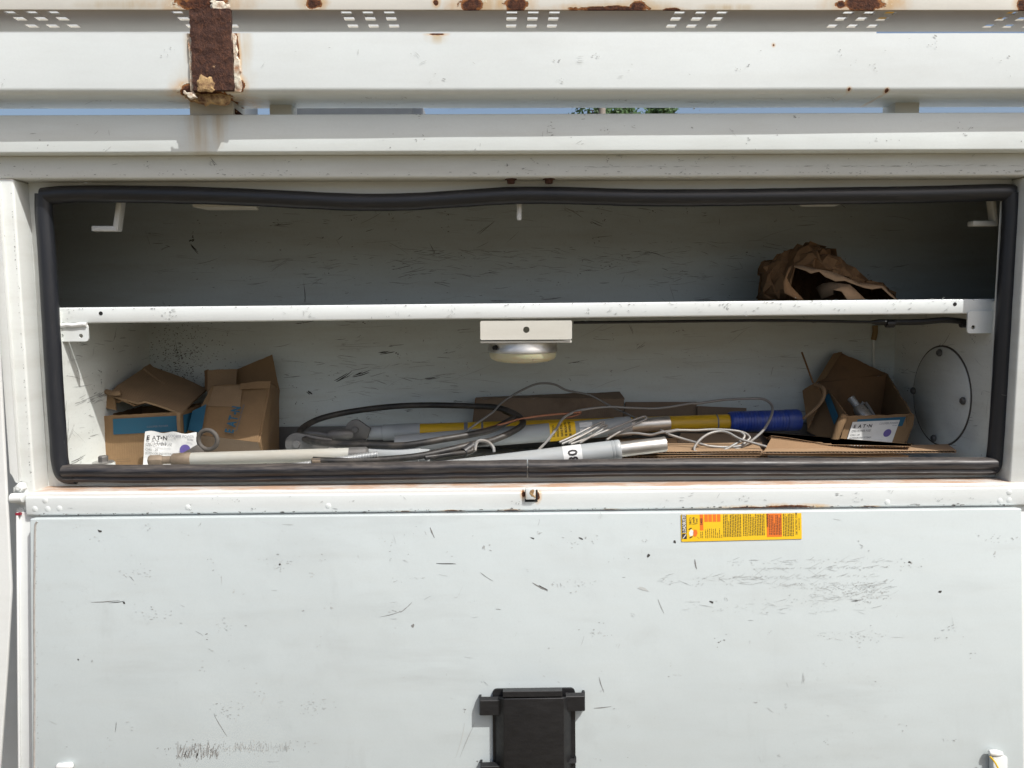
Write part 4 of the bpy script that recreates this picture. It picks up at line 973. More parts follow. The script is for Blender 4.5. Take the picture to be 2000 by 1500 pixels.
# loose printed label in front of box A
lb = thing('paper_label', 'crinkled white printed fuse label with purple dot, standing against the left box', 'label')
tl, tr, br_, bl = W(284, 843, .178), W(383, 846, .185), W(386, 893, .175), W(277, 908, .165)
bl.z = ZF; br_.z = ZF + .004
def crk(p, u, v, n): return p + n * (.0025 * math.sin(u * 9 + 2 * v) + .0012 * math.sin(v * 11 + u * 5)) + Vector((0, 0, .0022 * math.sin(u * 14) * v))
sheet = MB().grid(bl, br_, tr, tl, 18, 12, .0006, .002, 40, 0, 2, crk).build('sheet', 'label_white', lb, sm=60)
def LBL(fr, w, h, parent, Z):
    p = MB(); o = Z
    p.text('E', fr, w * .05, h * .74, h * .20, 0, o, bold=.03); p.text('A', fr, w * .155, h * .74, h * .20, 0, o, bold=.0) if Z > .004 else p.text('A', fr, w * .15, h * .74, h * .20, 0, o, bold=.03)
    p.text('T', fr, w * .245, h * .74, h * .20, 0, o, bold=.03); p.ngon(fr, [(x, y) for x, y in circ(w * .34, h * .81, h * .03, 10)], 0, o); p.text('N', fr, w * .365, h * .74, h * .20, 0, o, bold=.03)
    p.text('COOPER POWER', fr, w * .98, h * .84, h * .125, 1, o, align='RIGHT', sx=.86); p.text('Series', fr, w * .97, h * .75, h * .08, 1, o, align='RIGHT')
    p.text('CMU POWER FUSE', fr, w * .04, h * .55, h * .135, 0, o, bold=0, sx=.74); p.text('CMU - 20', fr, w * .04, h * .39, h * .10, 0, o); p.text('OUTDOOR END FITTINGS', fr, w * .04, h * .26, h * .10, 0, o, sx=.80)
    p.ngon(fr, circ(w * .82, h * .45, h * .17, 28), 2, o)
    return p.build('print', ['print_black', 'print_grey', 'print_purple'], parent, sm=0)
f, w, h = frame3(tl, tr, bl); f = toward(f); f = (tl - f[2] * (w * .62), f[1], f[2], f[3]); LBL(f, w, w * .62, sheet, .0056)

def WB(px, py, Y): return W(px, py, Y + .045)
def WC(px, py, Y): return W(px, py, Y + .062)
# box B: crushed, leaning back
B = thing('cardboard_box', 'crushed brown cardboard box leaning back with blue sideways logo lettering and raised rear flap', 'box')
TL, TR, BR, BL = WB(415, 753, .235), WB(526, 745, .215), WB(504, 864, .155), WB(366, 846, .185)
bk = Vector((.030, .150, -.0))
TLb, TRb = WB(428, 752, .36), WB(545, 762, .35)
BRb = WB(545, 882, .33); BRb.z = ZF; BLb = WB(415, 880, .34); BLb.z = ZF
BRu = WB(516, 882, .21); BRu.z = ZF; BLu = WB(402, 880, .235); BLu.z = ZF
wall('front_panel', (TL, TR, BR, BL), .004, 'cardboard', B, 10, .0025, 21)
wall('side_panel', (TR, TRb, BRb, BRu), .004, 'cardboard', B, 8, .002, 22)
MB().prism([TR, BRu, BR], .004, 0, (1, 0, 0)).build('side_panel', 'cardboard', B)
wall('bottom_panel', (BL, BR, BRu, BLu), .004, 'cardboard_grey', B, 8, .0015, 23)
wall('side_panel', (TLb, TL, BL, BLu), .004, 'cardboard', B, 8, .002, 24)
wall('back_panel', (TRb, TLb, BLb, BRb), .004, 'cardboard', B, 6, .002, 25)
wall('flap', (WB(460, 722, .34), WB(531, 692, .345), WB(546, 764, .34), WB(459, 770, .33)), .004, 'cardboard', B, 8, .003, 26)
wall('flap', (WB(405, 722, .30), WB(463, 720, .31), WB(461, 756, .30), WB(405, 770, .29)), .004, 'cardboard_lid', B, 6, .0015, 27)
wall('flap', (WB(399, 724, .315), WB(406, 721, .305), WB(406, 768, .295), WB(400, 758, .305)), .003, 'kraft', B, 4, .001, 28)
wall('patch', (WB(418, 754, .229), WB(474, 752, .219), WB(469, 795, .196), WB(405, 793, .206)), .001, 'cardboard_lid', B, 5, .0004, 29)
wall('flap', (WB(470, 748, .214), WB(528, 744, .208), WB(526, 758, .203), WB(468, 760, .208)), .003, 'cardboard', B, 6, .003, 30)
fB, wB, hB = frame3(TL, TR, BL); u_ = fB[1]; up_ = ((TL - BL).normalized() * .6 + (TR - BR).normalized() * .4)
nB = (BR - BL).cross(TR - BR).normalized(); nB = nB if nB.y < 0 else -nB
vB = nB.cross(u_).normalized(); vB = vB if vB.z > 0 else -vB
fB = (BL, u_, vB, nB)
def onB(px, py):
    d = ray(px, py); q = CAM + d * ((BL - CAM).dot(nB) / d.dot(nB)) - BL; return q.dot(u_), q.dot(vB)
pr = MB(); OB = .0050
pr.ngon(fB, [onB(369, 841), onB(378, 804), onB(394, 797), onB(406, 791), onB(398, 838), onB(390, 846)], 0, OB); pr.build('blue_band', ['print_blue'], B, sm=0); pr = MB()
up = Vector(onB(469, 795)) - Vector(onB(452, 851)); rr = math.atan2(up.y, up.x); L = up.length
b0 = onB(459, 849)
ch = 'E', 'A', 'T', None, 'N'; wd_ = (.0, .225, .43, .64, .72)
for c_, k in zip(ch, wd_):
    x = b0[0] + math.cos(rr) * L * k; y = b0[1] + math.sin(rr) * L * k
    if c_: pr.text(c_, fB, x, y, .030, 0, OB, rr, bold=.035, sx=.58)
    else: pr.ngon(fB, circ(x - math.sin(rr) * .0 - .0085, y + .004, .0032, 12), 0, OB)
b1 = onB(466, 845); pr.text('Powering Business Worldwide', fB, b1[0] + .001, b1[1], .0068, 0, OB, rr, sx=.75)
pr.build('lettering', ['print_blue'], B, sm=0)

# box C: right, open, tilted
C_ = thing('cardboard_box', 'open brown cardboard box with torn side and fuse label beside the round cover plate', 'box')
cTL, cTR, cBR, cBL = WC(1655, 812, .150), WC(1783, 808, .165), WC(1762, 880, .15), WC(1637, 872, .14); 
wall('front_panel', (cTL, cTR, cBR, cBL), .005, 'cardboard', C_, 10, .0015, 41)
sTL, sBL = WC(1592, 752, .31), WC(1570, 838, .31)
wall('side_panel', (WC(1617, 760, .285), cTL, cBL, WC(1576, 842, .27)), .005, 'cardboard', C_, 10, .002, 42)
cBk_r, cBk_l = WC(1735, 731, .34), WC(1598, 747, .33)
wall('side_panel', (cTR, cBk_r, WC(1722, 838, .34), cBR), .005, 'cardboard', C_, 8, .002, 43)
wall('back_panel', (cBk_l, cBk_r, WC(1722, 838, .34), WC(1590, 838, .33)), .005, 'kraft', C_, 10, .002, 44)
wall('lid', (WC(1640, 687, .365), WC(1734, 730, .35), cBk_r, WC(1600, 746, .33)), .005, 'kraft', C_, 10, .002, 45)
wall('flap', (WC(1628, 690, .36), WC(1645, 686, .36), WC(1612, 738, .33), WC(1592, 748, .33)), .004, 'cardboard', C_, 6, .0015, 46)
MB().prism([cBL + Vector((0, .004, .004)), cBR + Vector((0, .004, .004)), WC(1722, 838, .33), WC(1588, 840, .32)], .004, 0, (0, 0, 1)).build('bottom_panel', 'kraft', C_)
# torn outer ply peeled from the side
wall('torn_ply', (WC(1566, 762, .29), WC(1592, 747, .27), WC(1606, 772, .24), WC(1578, 838, .25)), .003, 'cardboard', C_, 8, .003, 47)
MB().tube([WC(1592, 752, .25), WC(1607, 758, .225), WC(1609, 775, .215), WC(1595, 796, .215), WC(1568, 818, .22)], lambda t: .0052 - .002 * t, 8, 6).build('torn_ply', 'cardboard_lid', C_)
MB().tube([WC(1566, 688, .30), WC(1576, 715, .28), WC(1588, 748, .262)], .0023, 6, 5).build('torn_strip', 'kraft', C_)
# corner roll at the front left edge
MB().tube([WC(1650, 812, .142), WC(1640, 830, .138), WC(1630, 858, .136), WC(1624, 874, .136)], .009, 10, 5).build('corner_fold', 'cardboard', C_)
# right front corner, collapsed double flap
wall('flap', (WC(1773, 812, .158), WC(1786, 808, .165), WC(1784, 830, .165), WC(1768, 874, .158)), .004, 'cardboard', C_, 5, .001, 48)
# blue bands and label
fC, wC, hC = frame3(cTL, cTR, cBL); fC = toward(fC)
vC = (cTL - cBL).normalized(); 
def onC(px, py):
    d = ray(px, py); n = fC[3]; q = CAM + d * ((cTL - CAM).dot(n) / d.dot(n)) - fC[0]
    k = fC[1].dot(vC); den = 1 - k * k; a, b = q.dot(fC[1]), q.dot(vC); return ((a - k * b) / den, (b - k * a) / den)
fCs = (fC[0], fC[1], vC, fC[3])
pr = MB(); pr.ngon(fCs, [onC(1674, 819), onC(1768, 814), onC(1761, 832), onC(1668, 836)], 0, .0026); pr.build('front_print', ['print_blue'], C_, sm=0)
q = [onC(1664, 824), onC(1756, 820), onC(1736, 876), onC(1649, 869)]
fL_, wl_, hl_ = (cTL * 0 + fC[0] + fC[1] * q[3][0] + vC * q[3][1], (fC[1] * (q[1][0] - q[0][0]) + vC * (q[1][1] - q[0][1])).normalized(), (fC[1] * (q[0][0] - q[3][0]) + vC * (q[0][1] - q[3][1])).normalized(), fC[3]), math.dist(q[0], q[1]), math.dist(q[0], q[3])
lab = MB(); lab.prism([fC[0] + fC[1] * a + vC * b + fC[3] * .0030 for a, b in (q[3], q[2], q[1], q[0])], .0005, 0, fC[3]); lab_o = lab.build('fuse_label', 'label_white', C_, sm=0)
LBL(fL_, wl_, hl_, lab_o, .0039)
sp = MB().prism([WC(1609, 775, .262), WC(1619, 768, .258), WC(1637, 812, .177), WC(1629, 830, .172)], .0008, 0, (0, -1, 0)).build('side_print', 'print_blue', C_, sm=0)
# fuse end fitting inside box C
F = thing('fuse_fitting', 'metal fuse end fitting with threaded stud lying inside the open right box', 'fitting')
t0, t1 = WC(1661, 777, .235), WC(1675, 795, .22)
prof = []
for k in range(17): prof.append((k / 16, .0095 if k % 2 else .0078))
MB().lathe(t0, t1, prof, 14).build('threaded_stud', 'zinc', F)
MB().lathe(t1, t1 + (t1 - t0) * 1.4, [(0, .012), (.2, .015), (1, .015)], 14).build('body', 'glass_fitting', F)
MB().tube([WC(1686, 786, .215), WC(1680, 800, .21), WC(1698, 822, .20), WC(1712, 824, .20), WC(1702, 804, .21), WC(1690, 786, .215)], .0042, 8, 5).build('clevis', 'cast_grey', F)

# ------------------------------------------------------------------ crumpled paper bag on the shelf
def bag():
    sil = [(1481, 525), (1487, 515), (1503, 508), (1530, 490), (1549, 486), (1570, 475), (1585, 472), (1610, 480), (1638, 498), (1667, 522), (1690, 548), (1722, 556), (1752, 584)]
    lipx = [(1481, 583), (1520, 585), (1541, 584), (1546, 560), (1551, 522), (1590, 523), (1612, 531), (1640, 542), (1672, 551), (1700, 562), (1724, 562), (1753, 585)]
    def interp(tab, x):
        for (a, b), (c, d) in zip(tab, tab[1:]):
            if a <= x <= c: return b + (d - b) * (x - a) / (c - a)
        return tab[-1][1] if x > tab[-1][0] else tab[0][1]
    nu, nv = 26, 13; vs = []; rb = random.Random(4); zs = zl1 + (zr1 - zl1) * .85
    for j in range(nv + 1):
        v = j / nv
        for i in range(nu + 1):
            u = min(1, max(0, (i + (rb.uniform(-.36, .36) if 0 < i < nu else 0)) / nu)); px = 1481 + (1752 - 1481) * u
            yt = interp(sil, px); yl = interp(lipx, px)
            edge = math.sin(math.pi * min(1, max(0, u))) ** .5
            Yc = .27; Yb = Yc + .10 * edge; Yf = Yc - .085 * edge
            if v < .35:
                t = v / .35; Y = Yb - (Yb - Yc) * t * t; zt = W(px, yt, Yc).z; p = W(px, yt, Y); p.z = zs + (zt - zs) * math.sin(t * math.pi / 2) + .001
            else:
                t = (v - .35) / .65; Y = Yc - (Yc - Yf) * math.sin(t * math.pi / 2); py = yt + (yl - yt) * (1 - math.cos(t * math.pi / 2)) ** .85; p = W(px, py, Y)
            q = p * 34
            d = abs(mnoise.noise(q + Vector((7, 3, 1)))) - .25 + .5 * (abs(mnoise.noise(q * 2.3)) - .2)
            p = p + Vector((.25 * mnoise.noise(q + Vector((0, 9, 0))), -1.0 * d, .45 * d * (0 if v < .05 or v > .97 else 1))) * .030 * min(1, 4 * v) + Vector((0, rb.gauss(0, .006), rb.gauss(0, .003) * (0 if v > .95 else 1))) 
            if p.z < zs + .0012: p.z = zs + .0012
            vs.append(p)
    w = nu + 1; fs = []
    for j in range(nv):
        for i in range(nu):
            a, b, c, d = j * w + i, j * w + i + 1, (j + 1) * w + i + 1, (j + 1) * w + i
            fs += [(a, b, c), (a, c, d)] if rb.random() < .5 else [(a, b, d), (b, c, d)]
    return vs, fs
bagt = thing('paper_bag', 'crumpled brown paper bag lying open on the shelf', 'bag')
vs, fs = bag(); o = MB().add(vs, fs).build('bag_body', 'kraft', bagt, sm=12)
md = o.modifiers.new('s', 'SOLIDIFY'); md.thickness = .0008
zs_ = zl1 + (zr1 - zl1) * .85
def rimw(tab, dy, Y, n=30):
    pts = []
    for k, (a, b) in enumerate(tab): pts.append(W(a, b, Y))
    return pts
# turned-over mouth edge and inner ply
up_e = [(1551, 519), (1568, 519), (1590, 524), (1606, 527), (1622, 530), (1640, 536), (1660, 545), (1676, 553), (1692, 553), (1708, 556), (1724, 558), (1740, 572), (1753, 586)]
lo_e = [(1551, 521), (1572, 528), (1584, 534), (1600, 530), (1612, 541), (1632, 549), (1650, 548), (1670, 556), (1688, 562), (1704, 565), (1722, 562), (1738, 577), (1751, 586)]
vs = [W(a, b, .170 + .004 * (k % 3)) for k, (a, b) in enumerate(up_e)] + [W(a, b, .158 + .006 * ((k + 1) % 3)) for k, (a, b) in enumerate(lo_e)]; n = len(up_e)
o = MB().add(vs, [(i, i + 1, n + i + 1, n + i) for i in range(n - 1)]).build('mouth_edge', 'cardboard_light', bagt, sm=15); md = o.modifiers.new('s', 'SOLIDIFY'); md.thickness = .0008
vs = [W(a, b, y) for a, b, y in ((1593, 561, .22), (1608, 553, .20), (1624, 551, .17), (1660, 556, .165), (1690, 584, .15), (1655, 585, .13), (1644, 569, .135), (1627, 566, .15), (1628, 575, .17), (1605, 584, .19))]
for v in vs: v.z = max(v.z, zs_ + .0012)
o = MB().add(vs, [(0, 1, 2, 8, 9), (2, 3, 7, 8), (3, 4, 6, 7), (4, 5, 6)]).build('inner_ply', 'cardboard_light', bagt, sm=15); md = o.modifiers.new('s', 'SOLIDIFY'); md.thickness = .0008
vs = [W(a, b, y) for a, b, y in ((1549, 518, .175), (1540, 534, .16), (1537, 543, .155), (1546, 560, .15), (1570, 585, .14), (1558, 585, .13), (1532, 572, .14), (1530, 552, .15), (1540, 522, .17))]
for v in vs: v.z = max(v.z, zs_ + .0012)
o = MB().add(vs, [(0, 1, 8), (1, 2, 7, 8), (2, 3, 6, 7), (3, 4, 5, 6)]).build('mouth_edge', 'kraft', bagt, sm=15); md = o.modifiers.new('s', 'SOLIDIFY'); md.thickness = .0008

# ------------------------------------------------------------------ flattened cartons and cardboard sheets
t = thing('flat_carton', 'long flattened brown carton against the back wall behind the poles', 'carton')
a, b_, c_, d_ = W(928, 778, .405), W(1219, 779, .405), W(1215, 858, .405), W(922, 858, .405)
wall('front_panel', (a, b_, c_, d_), .004, 'cardboard_grey', t, 12, .0012, 51)
wall('top_panel', (W(930, 776, .438), W(1210, 764, .442), W(1220, 778, .406), W(929, 777, .406)), .003, 'cardboard_grey', t, 12, .0012, 52)
MB().prism([W(928, 778, .405), W(931, 777, .438), W(924, 850, .438), W(920, 850, .405)], .003, 0, (1, 0, 0)).build('end_flap', 'kraft', t)
t = tag(MB().grid(W(1216, 832, .425), W(1360, 830, .425), W(1361, 785, .44), W(1222, 785, .44), 10, 5, .012, .0015, 16, 0, 53).build('flat_carton', 'cardboard_grey', sm=35), 'short flat grey-brown carton strip beside the long carton at the back wall', 'carton')
t = tag(MB().grid(W(1362, 832, .41), W(1458, 832, .41), W(1458, 797, .43), W(1362, 793, .43), 10, 4, .010, .001, 16, 0, 54).build('carton_scrap', 'cardboard_grey', sm=35), 'small carton scrap leaning on the back wall behind the blue grip', 'carton')

def corrug_sheet(c00, c10, c11, c01, nu, nv, mat, seed, waves=40, func=None, th=.0042, amp=.0015):
    """two liners with a real fluted ply showing at the c00-c10 edge"""
    mb = MB(); c = [Vector(q) for q in (c00, c10, c11, c01)]
    mb.grid(*c, nu, nv, .0008, amp, 10, 0, seed, func)
    nrm = (c[1] - c[0]).cross(c[3] - c[0]).normalized()
    sh = nrm * -th
    mb.grid(*[q + sh for q in c], nu, nv, .0008, amp, 10, 0, seed, func)
    inw = (c[3] - c[0]).normalized() * min(.03, (c[3] - c[0]).length * .8)
    vs = []; n = waves * 6
    for k in range(n + 1):
        u = k / n; p = c[0].lerp(c[1], u); p = p + nrm * amp * mnoise.noise(p * 10 + Vector((seed * 7.1, 0, 0)))
        if func: p = func(p, u, 0, nrm)
        p = p + nrm * (-th / 2 - .0003 + (th / 2 - .0004) * math.sin(u * waves * 2 * math.pi))
        vs += [p, p + inw]
    mb.add(vs, [(2 * k, 2 * k + 2, 2 * k + 3, 2 * k + 1) for k in range(n)], 1)
    return mb.build('cardboard_sheet', [mat, 'card_edge'], None, sm=50)
def fl(px, Y, dz=0): p = W(px, 880, Y); p.z = ZF + dz; return p
o = corrug_sheet(fl(1190, .112, .051), fl(1490, .112, .051), fl(1470, .30, .047), fl(1200, .30, .047), 14, 8, 'cardboard_light', 61, 40)
tag(o, 'flat tan cardboard sheet on the compartment floor under the grey poles', 'cardboard')
o = corrug_sheet(fl(1180, .108, .042), fl(1500, .108, .042), fl(1490, .28, .036), fl(1180, .28, .036), 14, 8, 'cardboard_floor', 62, 42)
tag(o, 'lower brown cardboard sheet sticking out beneath the tan sheet', 'cardboard')
def lift(p, u, v, n): return p
o = corrug_sheet(fl(1490, .090, .053), fl(1868, .095, .051), fl(1850, .165, .052), fl(1500, .135, .052), 18, 6, 'cardboard_light', 63, 50)
tag(o, 'flat cardboard sheet along the sill in front of the open right box', 'cardboard')
def flapf(p, u, v, n):
    p = p.copy(); p.z = max(p.z + .004 * math.sin(u * 5 + 1) * (1 - v), ZF + .060); return p
o = corrug_sheet(W(1506, 853, .15), W(1778, 889, .10), W(1780, 891, .125), W(1485, 862, .30), 18, 8, 'cardboard_floor', 64, 44, flapf)
cf = thing('cardboard_flap', 'raised cardboard flap with frayed fluted edge in front of the open right box', 'cardboard')
o.name = 'top_ply'; o.parent = cf
MB().grid(W(1488, 888, .118), W(1774, 893, .098), W(1776, 889.5, .1005), W(1507, 855, .1505), 16, 4, .002, .0015, 20, 0, 71).build('folded_face', 'cardboard_floor', cf, sm=40)
o = MB().grid(W(1320, 872, .20), W(1500, 870, .20), W(1515, 846, .30), W(1330, 846, .30), 10, 5, .006, .003, 14, 0, 65).build('cardboard_scrap', 'cardboard_grey', sm=35)
tag(o, 'grey-brown folded cardboard scrap under the blue grip', 'cardboard')

# ------------------------------------------------------------------ poles and tools
def ring_prof(n, r0, r1, a=0.0, b=1.0):
    out = []
    for k in range(n):
        u0 = a + (b - a) * k / n; du = (b - a) / n
        out += [(u0, r1), (u0 + du * .55, r1), (u0 + du * .62, r0), (u0 + du * .93, r0)]
    return out
# yellow switching pole with blue ribbed grip
Yp = thing('switch_pole', 'yellow fibreglass pole with ribbed blue grip and metal hinge head, lying at the back', 'pole')
pA, pB = W(716, 846, .335), W(1562, 820, .345)
def along(t): return pA.lerp(pB, t)
def tpx(px): return (px - 716) / (1562 - 716)
MB().lathe(along(tpx(818)), along(tpx(1426)), [(0, .0178), (.004, .019), (.996, .019), (1, .0178)], 28).build('tube', 'fibre_yellow', Yp)
MB().lathe(along(0), along(tpx(820)), [(0, .017), (.3, .017), (.31, .0195), (.55, .0195), (.56, .0205), (.98, .0205), (1, .019)], 28).build('collar', 'fibre_grey', Yp)
MB().lathe(along(tpx(1422)), pB, [(0, .022)] + ring_prof(19, .0247, .0257, .03, .80) + [(.80, .0265), (.955, .0265), (.99, .0245), (1, .020)], 32).build('grip', 'grip_blue', Yp, sm=30)
for a, b in ((905, 912), (938, 942), (1396, 1399)):
    MB().lathe(along(tpx(a)), along(tpx(b)), [(0, .0193), (1, .0193)], 24).build('scuff_band', 'print_grey', Yp)
# hinge head: two cast cheeks with pivot bolts
def cheek(c, r, tail, Y, mat='cast_grey', name='hinge_cheek'):
    c = W(*c, Y); tl_ = W(*tail, Y + .004); mb = MB()
    d = (tl_ - c); L = d.length; d.normalize(); n = Vector((0, -1, 0)); s = d.cross(n).normalized()
    out = []
    a0 = math.degrees(0)
    for k in range(15):
        a = R(90 + 180 * k / 14); out.append(c + d * math.cos(a) * r + s * math.sin(a) * r)
    out += [tl_ - s * r * .55, tl_ + s * r * .55]
    mb.prism(out, .012, 0, n); mb.build(name, mat, Yp, .0015)
    MB().lathe(c + n * .011, c + n * .017, [(0, r * .36), (1, r * .3)], 8).build('pivot_bolt', 'cast_grey', Yp)
cheek((696, 838), .024, (722, 846), .315); cheek((582, 866), .026, (650, 868), .225)
MB().tube([W(588, 846, .27), W(612, 846, .265), W(640, 850, .26), W(655, 853, .262)], .0052, 8, 5).build('link', 'cast_grey', Yp)
MB().lathe(W(640, 850, .255), W(690, 848, .262), [(0, .009), (.15, .0125), (.8, .0125), (1, .007)], 14).build('clamp', 'cast_grey', Yp)
wall('tongue', (W(645, 868, .22), W(690, 860, .29), W(720, 858, .31), W(640, 880, .20)), .006, 'cast_grey', Yp, 4, .0005, 3)

# grey pole with yellow sticker (middle)
G = thing('grey_pole', 'grey fibreglass pole with yellow warning sticker and aluminium end, between two other poles', 'pole')
gA, gB = W(772, 868, .265), W(1232, 832, .275)
def ga(px): return gA.lerp(gB, (px - 772) / (1232 - 772))
MB().lathe(gA, gB, [(0, .0195), (.002, .0215), (.93, .0215), (.935, .023), (.998, .023), (1, .021)], 28).build('tube', 'fibre_grey', G)
fe = gB + (gB - gA).normalized() * .092
MB().lathe(gB, fe, [(0, .0165), (.96, .0165), (1, .0155)], 24).build('ferrule', 'aluminium', G)
MB().lathe(ga(1072), ga(1122), [(0, .0218), (1, .0218)], 28).build('sticker', 'sticker_yellow', G)
ax = (gB - gA).normalized(); n = Vector((0, -1, .35)).normalized(); n = (n - ax * n.dot(ax)).normalized(); v = n.cross(ax); v = v if v.z > 0 else -v
fG = (ga(1072) + n * .0222, ax, v, n); pr = MB()
for k, tx in enumerate(('CAUTION', 'HOOKS', 'HAVE FUSE', 'BE MOUNTED', 'BE OPERATED')):
    pr.wraptext(tx, ga(1072), ax, n, v, .0221, .011 + k * .0095, -.016, .0075, 0, bold=.015, sx=.85)
pr.build('sticker_print', 'print_black', G, sm=0)
fG2 = (ga(1130) + n * .0219, ax, v, n); pr = MB(); pr.wraprect(ga(1130), ax, n, v, .0219, 0, .030, .002, .016); pr.build('white_sticker', 'label_white', G, sm=0); pr = MB(); pr.wraprect(ga(1130), ax, n, v, .0219, 0, .028, -.016, -.001); pr.build('white_sticker', 'label_white', G, sm=0)

# front grey pole with number band
H = thing('grey_pole', 'pale grey pole with black-lettered white band and aluminium end, along the front seal', 'pole')
hA, hB = W(800, 928, .092), W(1212, 878, .086)
def ha(px): return hA.lerp(hB, (px - 800) / (1212 - 800))
MB().lathe(hA, hB, [(0, .0195), (.003, .0212), (.955, .0212), (.956, .0204), (.960, .0212), (.970, .0212), (.971, .0204), (.975, .0212), (.995, .0212), (1, .0195)], 32).build('tube', 'fibre_grey', H)
hE = hB + (hB - hA).normalized() * .096
MB().lathe(hB, hE, [(0, .016), (.97, .016), (1, .015)], 28).build('ferrule', 'aluminium', H)
MB().lathe(ha(1100), ha(1136), [(0, .0215), (1, .0215)], 32).build('number_band', 'label_white', H)
ax = (hB - hA).normalized(); n = Vector((0, -1, .12)).normalized(); n = (n - ax * n.dot(ax)).normalized(); v = n.cross(ax); v = v if v.z > 0 else -v
fH = (ha(1100) + n * .0219, ax, v, n); pr = MB(); pr.wraptext('30', ha(1100), ax, n, v, .0217, .0290, -.0130, .0275, 0, bold=.03); pr.build('number_print', 'print_black', H, sm=0)
fH2 = (ha(1050) + n * .0219, ax, v, n); pr = MB(); pr.wraprect(ha(1050), ax, n, v, .0216, 0, .046, -.019, -.0105); pr.build('yellow_sticker', 'sticker_yellow', H, sm=0)

# cream pole with eye fitting, left front
K = thing('cream_pole', 'cream pole with eye-ring end fitting lying in front of the left boxes', 'pole')
kA, kB = W(372, 897, .100), W(690, 887, .125)
def ka(px): return kA.lerp(kB, (px - 372) / (690 - 372))
MB().lathe(ka(372), ka(682), [(0, .0128), (.01, .0140), (1, .0140)], 26).build('tube', 'fibre_cream', K)
MB().lathe(ka(682), ka(720), [(0, .0150), (.9, .0150), (1, .011)], 22).build('end_collar', 'cast_grey', K)
MB().lathe(ka(335), ka(374), [(0, .009), (.12, .0135), (.9, .0150), (1, .0135)], 18).build('ferrule', 'brass_dusty', K)
MB().lathe(ka(318), ka(336), [(0, .0085), (1, .0085)], 14).build('neck', 'brass_dusty', K)
MB().lathe(ka(292), ka(320), [(0, .009), (.15, .0125), (.8, .0125), (1, .009)], 6).build('end_nut', 'brass_dusty', K, .001)
rc = W(406, 859, .108); ringp = [rc + Vector((math.cos(R(a)) * .0212, -.004 * math.cos(R(a)), math.sin(R(a)) * .0205)) for a in range(0, 360, 20)]
MB().tube(ringp, .0048, 10, 3, closed=True).build('eye_ring', 'cast_dirty', K)
sh0, sh1 = W(392, 874, .106), W(358, 890, .100)
MB().hexa([sh0 + Vector((-.008, 0, .006)), sh0 + Vector((.010, 0, -.008)), sh1 + Vector((.020, 0, -.012)), sh1 + Vector((-.008, 0, .002))], [q + Vector((0, .010, 0)) for q in (sh0 + Vector((-.008, 0, .006)), sh0 + Vector((.010, 0, -.008)), sh1 + Vector((.020, 0, -.012)), sh1 + Vector((-.008, 0, .002)))]).build('eye_shank', 'cast_dirty', K, .002)
# short dull tube behind the cream pole
S = thing('grey_tube', 'short dull grey tube end beneath the black cable coil', 'tube')
s0, s1 = W(722, 884, .165), W(838, 892, .150)
MB().lathe(s0, s1, [(0, .016), (.85, .018), (.86, .0165), (1, .0165)], 22).build('tube', 'fibre_grey', S); MB().lathe(s0 - (s1 - s0) * .06, s0, [(0, .012), (1, .0145)], 18).build('end_cap', 'cast_grey', S)
# threaded rod
r0, r1 = W(566, 912, .078), W(738, 887, .090); nT = 58; prof = []
for k in range(nT * 2 + 1): prof.append((k / (nT * 2), .0072 if k % 2 else .0058))
o = MB().lathe(r0, r1, prof, 14).build('threaded_rod', 'zinc', sm=30); tag(o, 'bright zinc threaded rod resting beside the cream pole', 'rod')

# ------------------------------------------------------------------ cables and wires
def Z6(x, y, Y): return W(560 + x / 4, 720 + y / 4, Y)
cable = thing('cable_coil', 'loose coil of dusty black cable lying over the poles', 'cable')
cp = [(205, 715, .078), (400, 722, .080), (700, 714, .09), (1000, 688, .10), (1250, 640, .12), (1450, 592, .145), (1600, 562, .17), (1750, 500, .20), (1845, 430, .235), (1800, 365, .27), (1650, 306, .31), (1450, 293, .335), (1100, 285, .355), (800, 298, .36), (500, 336, .35), (280, 385, .325), (150, 445, .29), (100, 505, .245), (150, 552, .215), (300, 582, .185), (600, 596, .16), (850, 602, .15), (1000, 590, .15), (1200, 556, .16), (1400, 522, .18), (1600, 478, .21), (1740, 405, .25), (1800, 375, .28), (1700, 330, .31)]
MB().tube([Z6(*q) for q in cp], lambda t: .0074, 10, 8).build('cable', 'cable_black', cable, sm=60)
MB().lathe(Z6(195, 718, .0775), Z6(280, 722, .0785), [(0, .005), (.1, .0075), (.8, .0078), (1, .0062)], 12).build('cable_lug', 'brass_dusty', cable)
MB().tube([Z6(1440, 600, .145), Z6(1450, 630, .13), Z6(1420, 650, .125), Z6(1250, 672, .118), Z6(1080, 695, .10)], .0055, 10, 6).build('cable_tail', 'cable_black', cable)
MB().lathe(Z6(1380, 655, .125), Z6(1450, 610, .145), [(0, .010), (.5, .012), (1, .013)], 12).build('boot', 'rubber', cable)
MB().tube([Z6(1470, 640, .13), Z6(1490, 570, .14), Z6(1560, 568, .14), Z6(1610, 610, .13), Z6(1620, 650, .125)], .0036, 8, 6).build('ground_lead', 'wire_grey', cable)
def Z7(x, y, Y): return W(900 + x / 4, 720 + y / 4, Y)
def Z8(x, y, Y): return W(1300 + x / 5.882, 740 + y / 5.882, Y)
o = MB().tube([Z7(40, 490, .24), Z7(120, 430, .25), Z7(250, 340, .28), Z7(310, 275, .30), Z7(420, 200, .32), Z7(560, 130, .33), Z7(650, 114, .335), Z7(740, 126, .335), Z7(830, 170, .335), Z7(1000, 205, .335), Z7(1100, 255, .335), Z7(1200, 310, .33), Z7(1290, 350, .325), Z7(1360, 385, .31)], .0026, 8, 6).build('dark_wire', 'wire_dark', sm=60)
tag(o, 'dark grey wire arching up over the long flattened carton', 'wire')
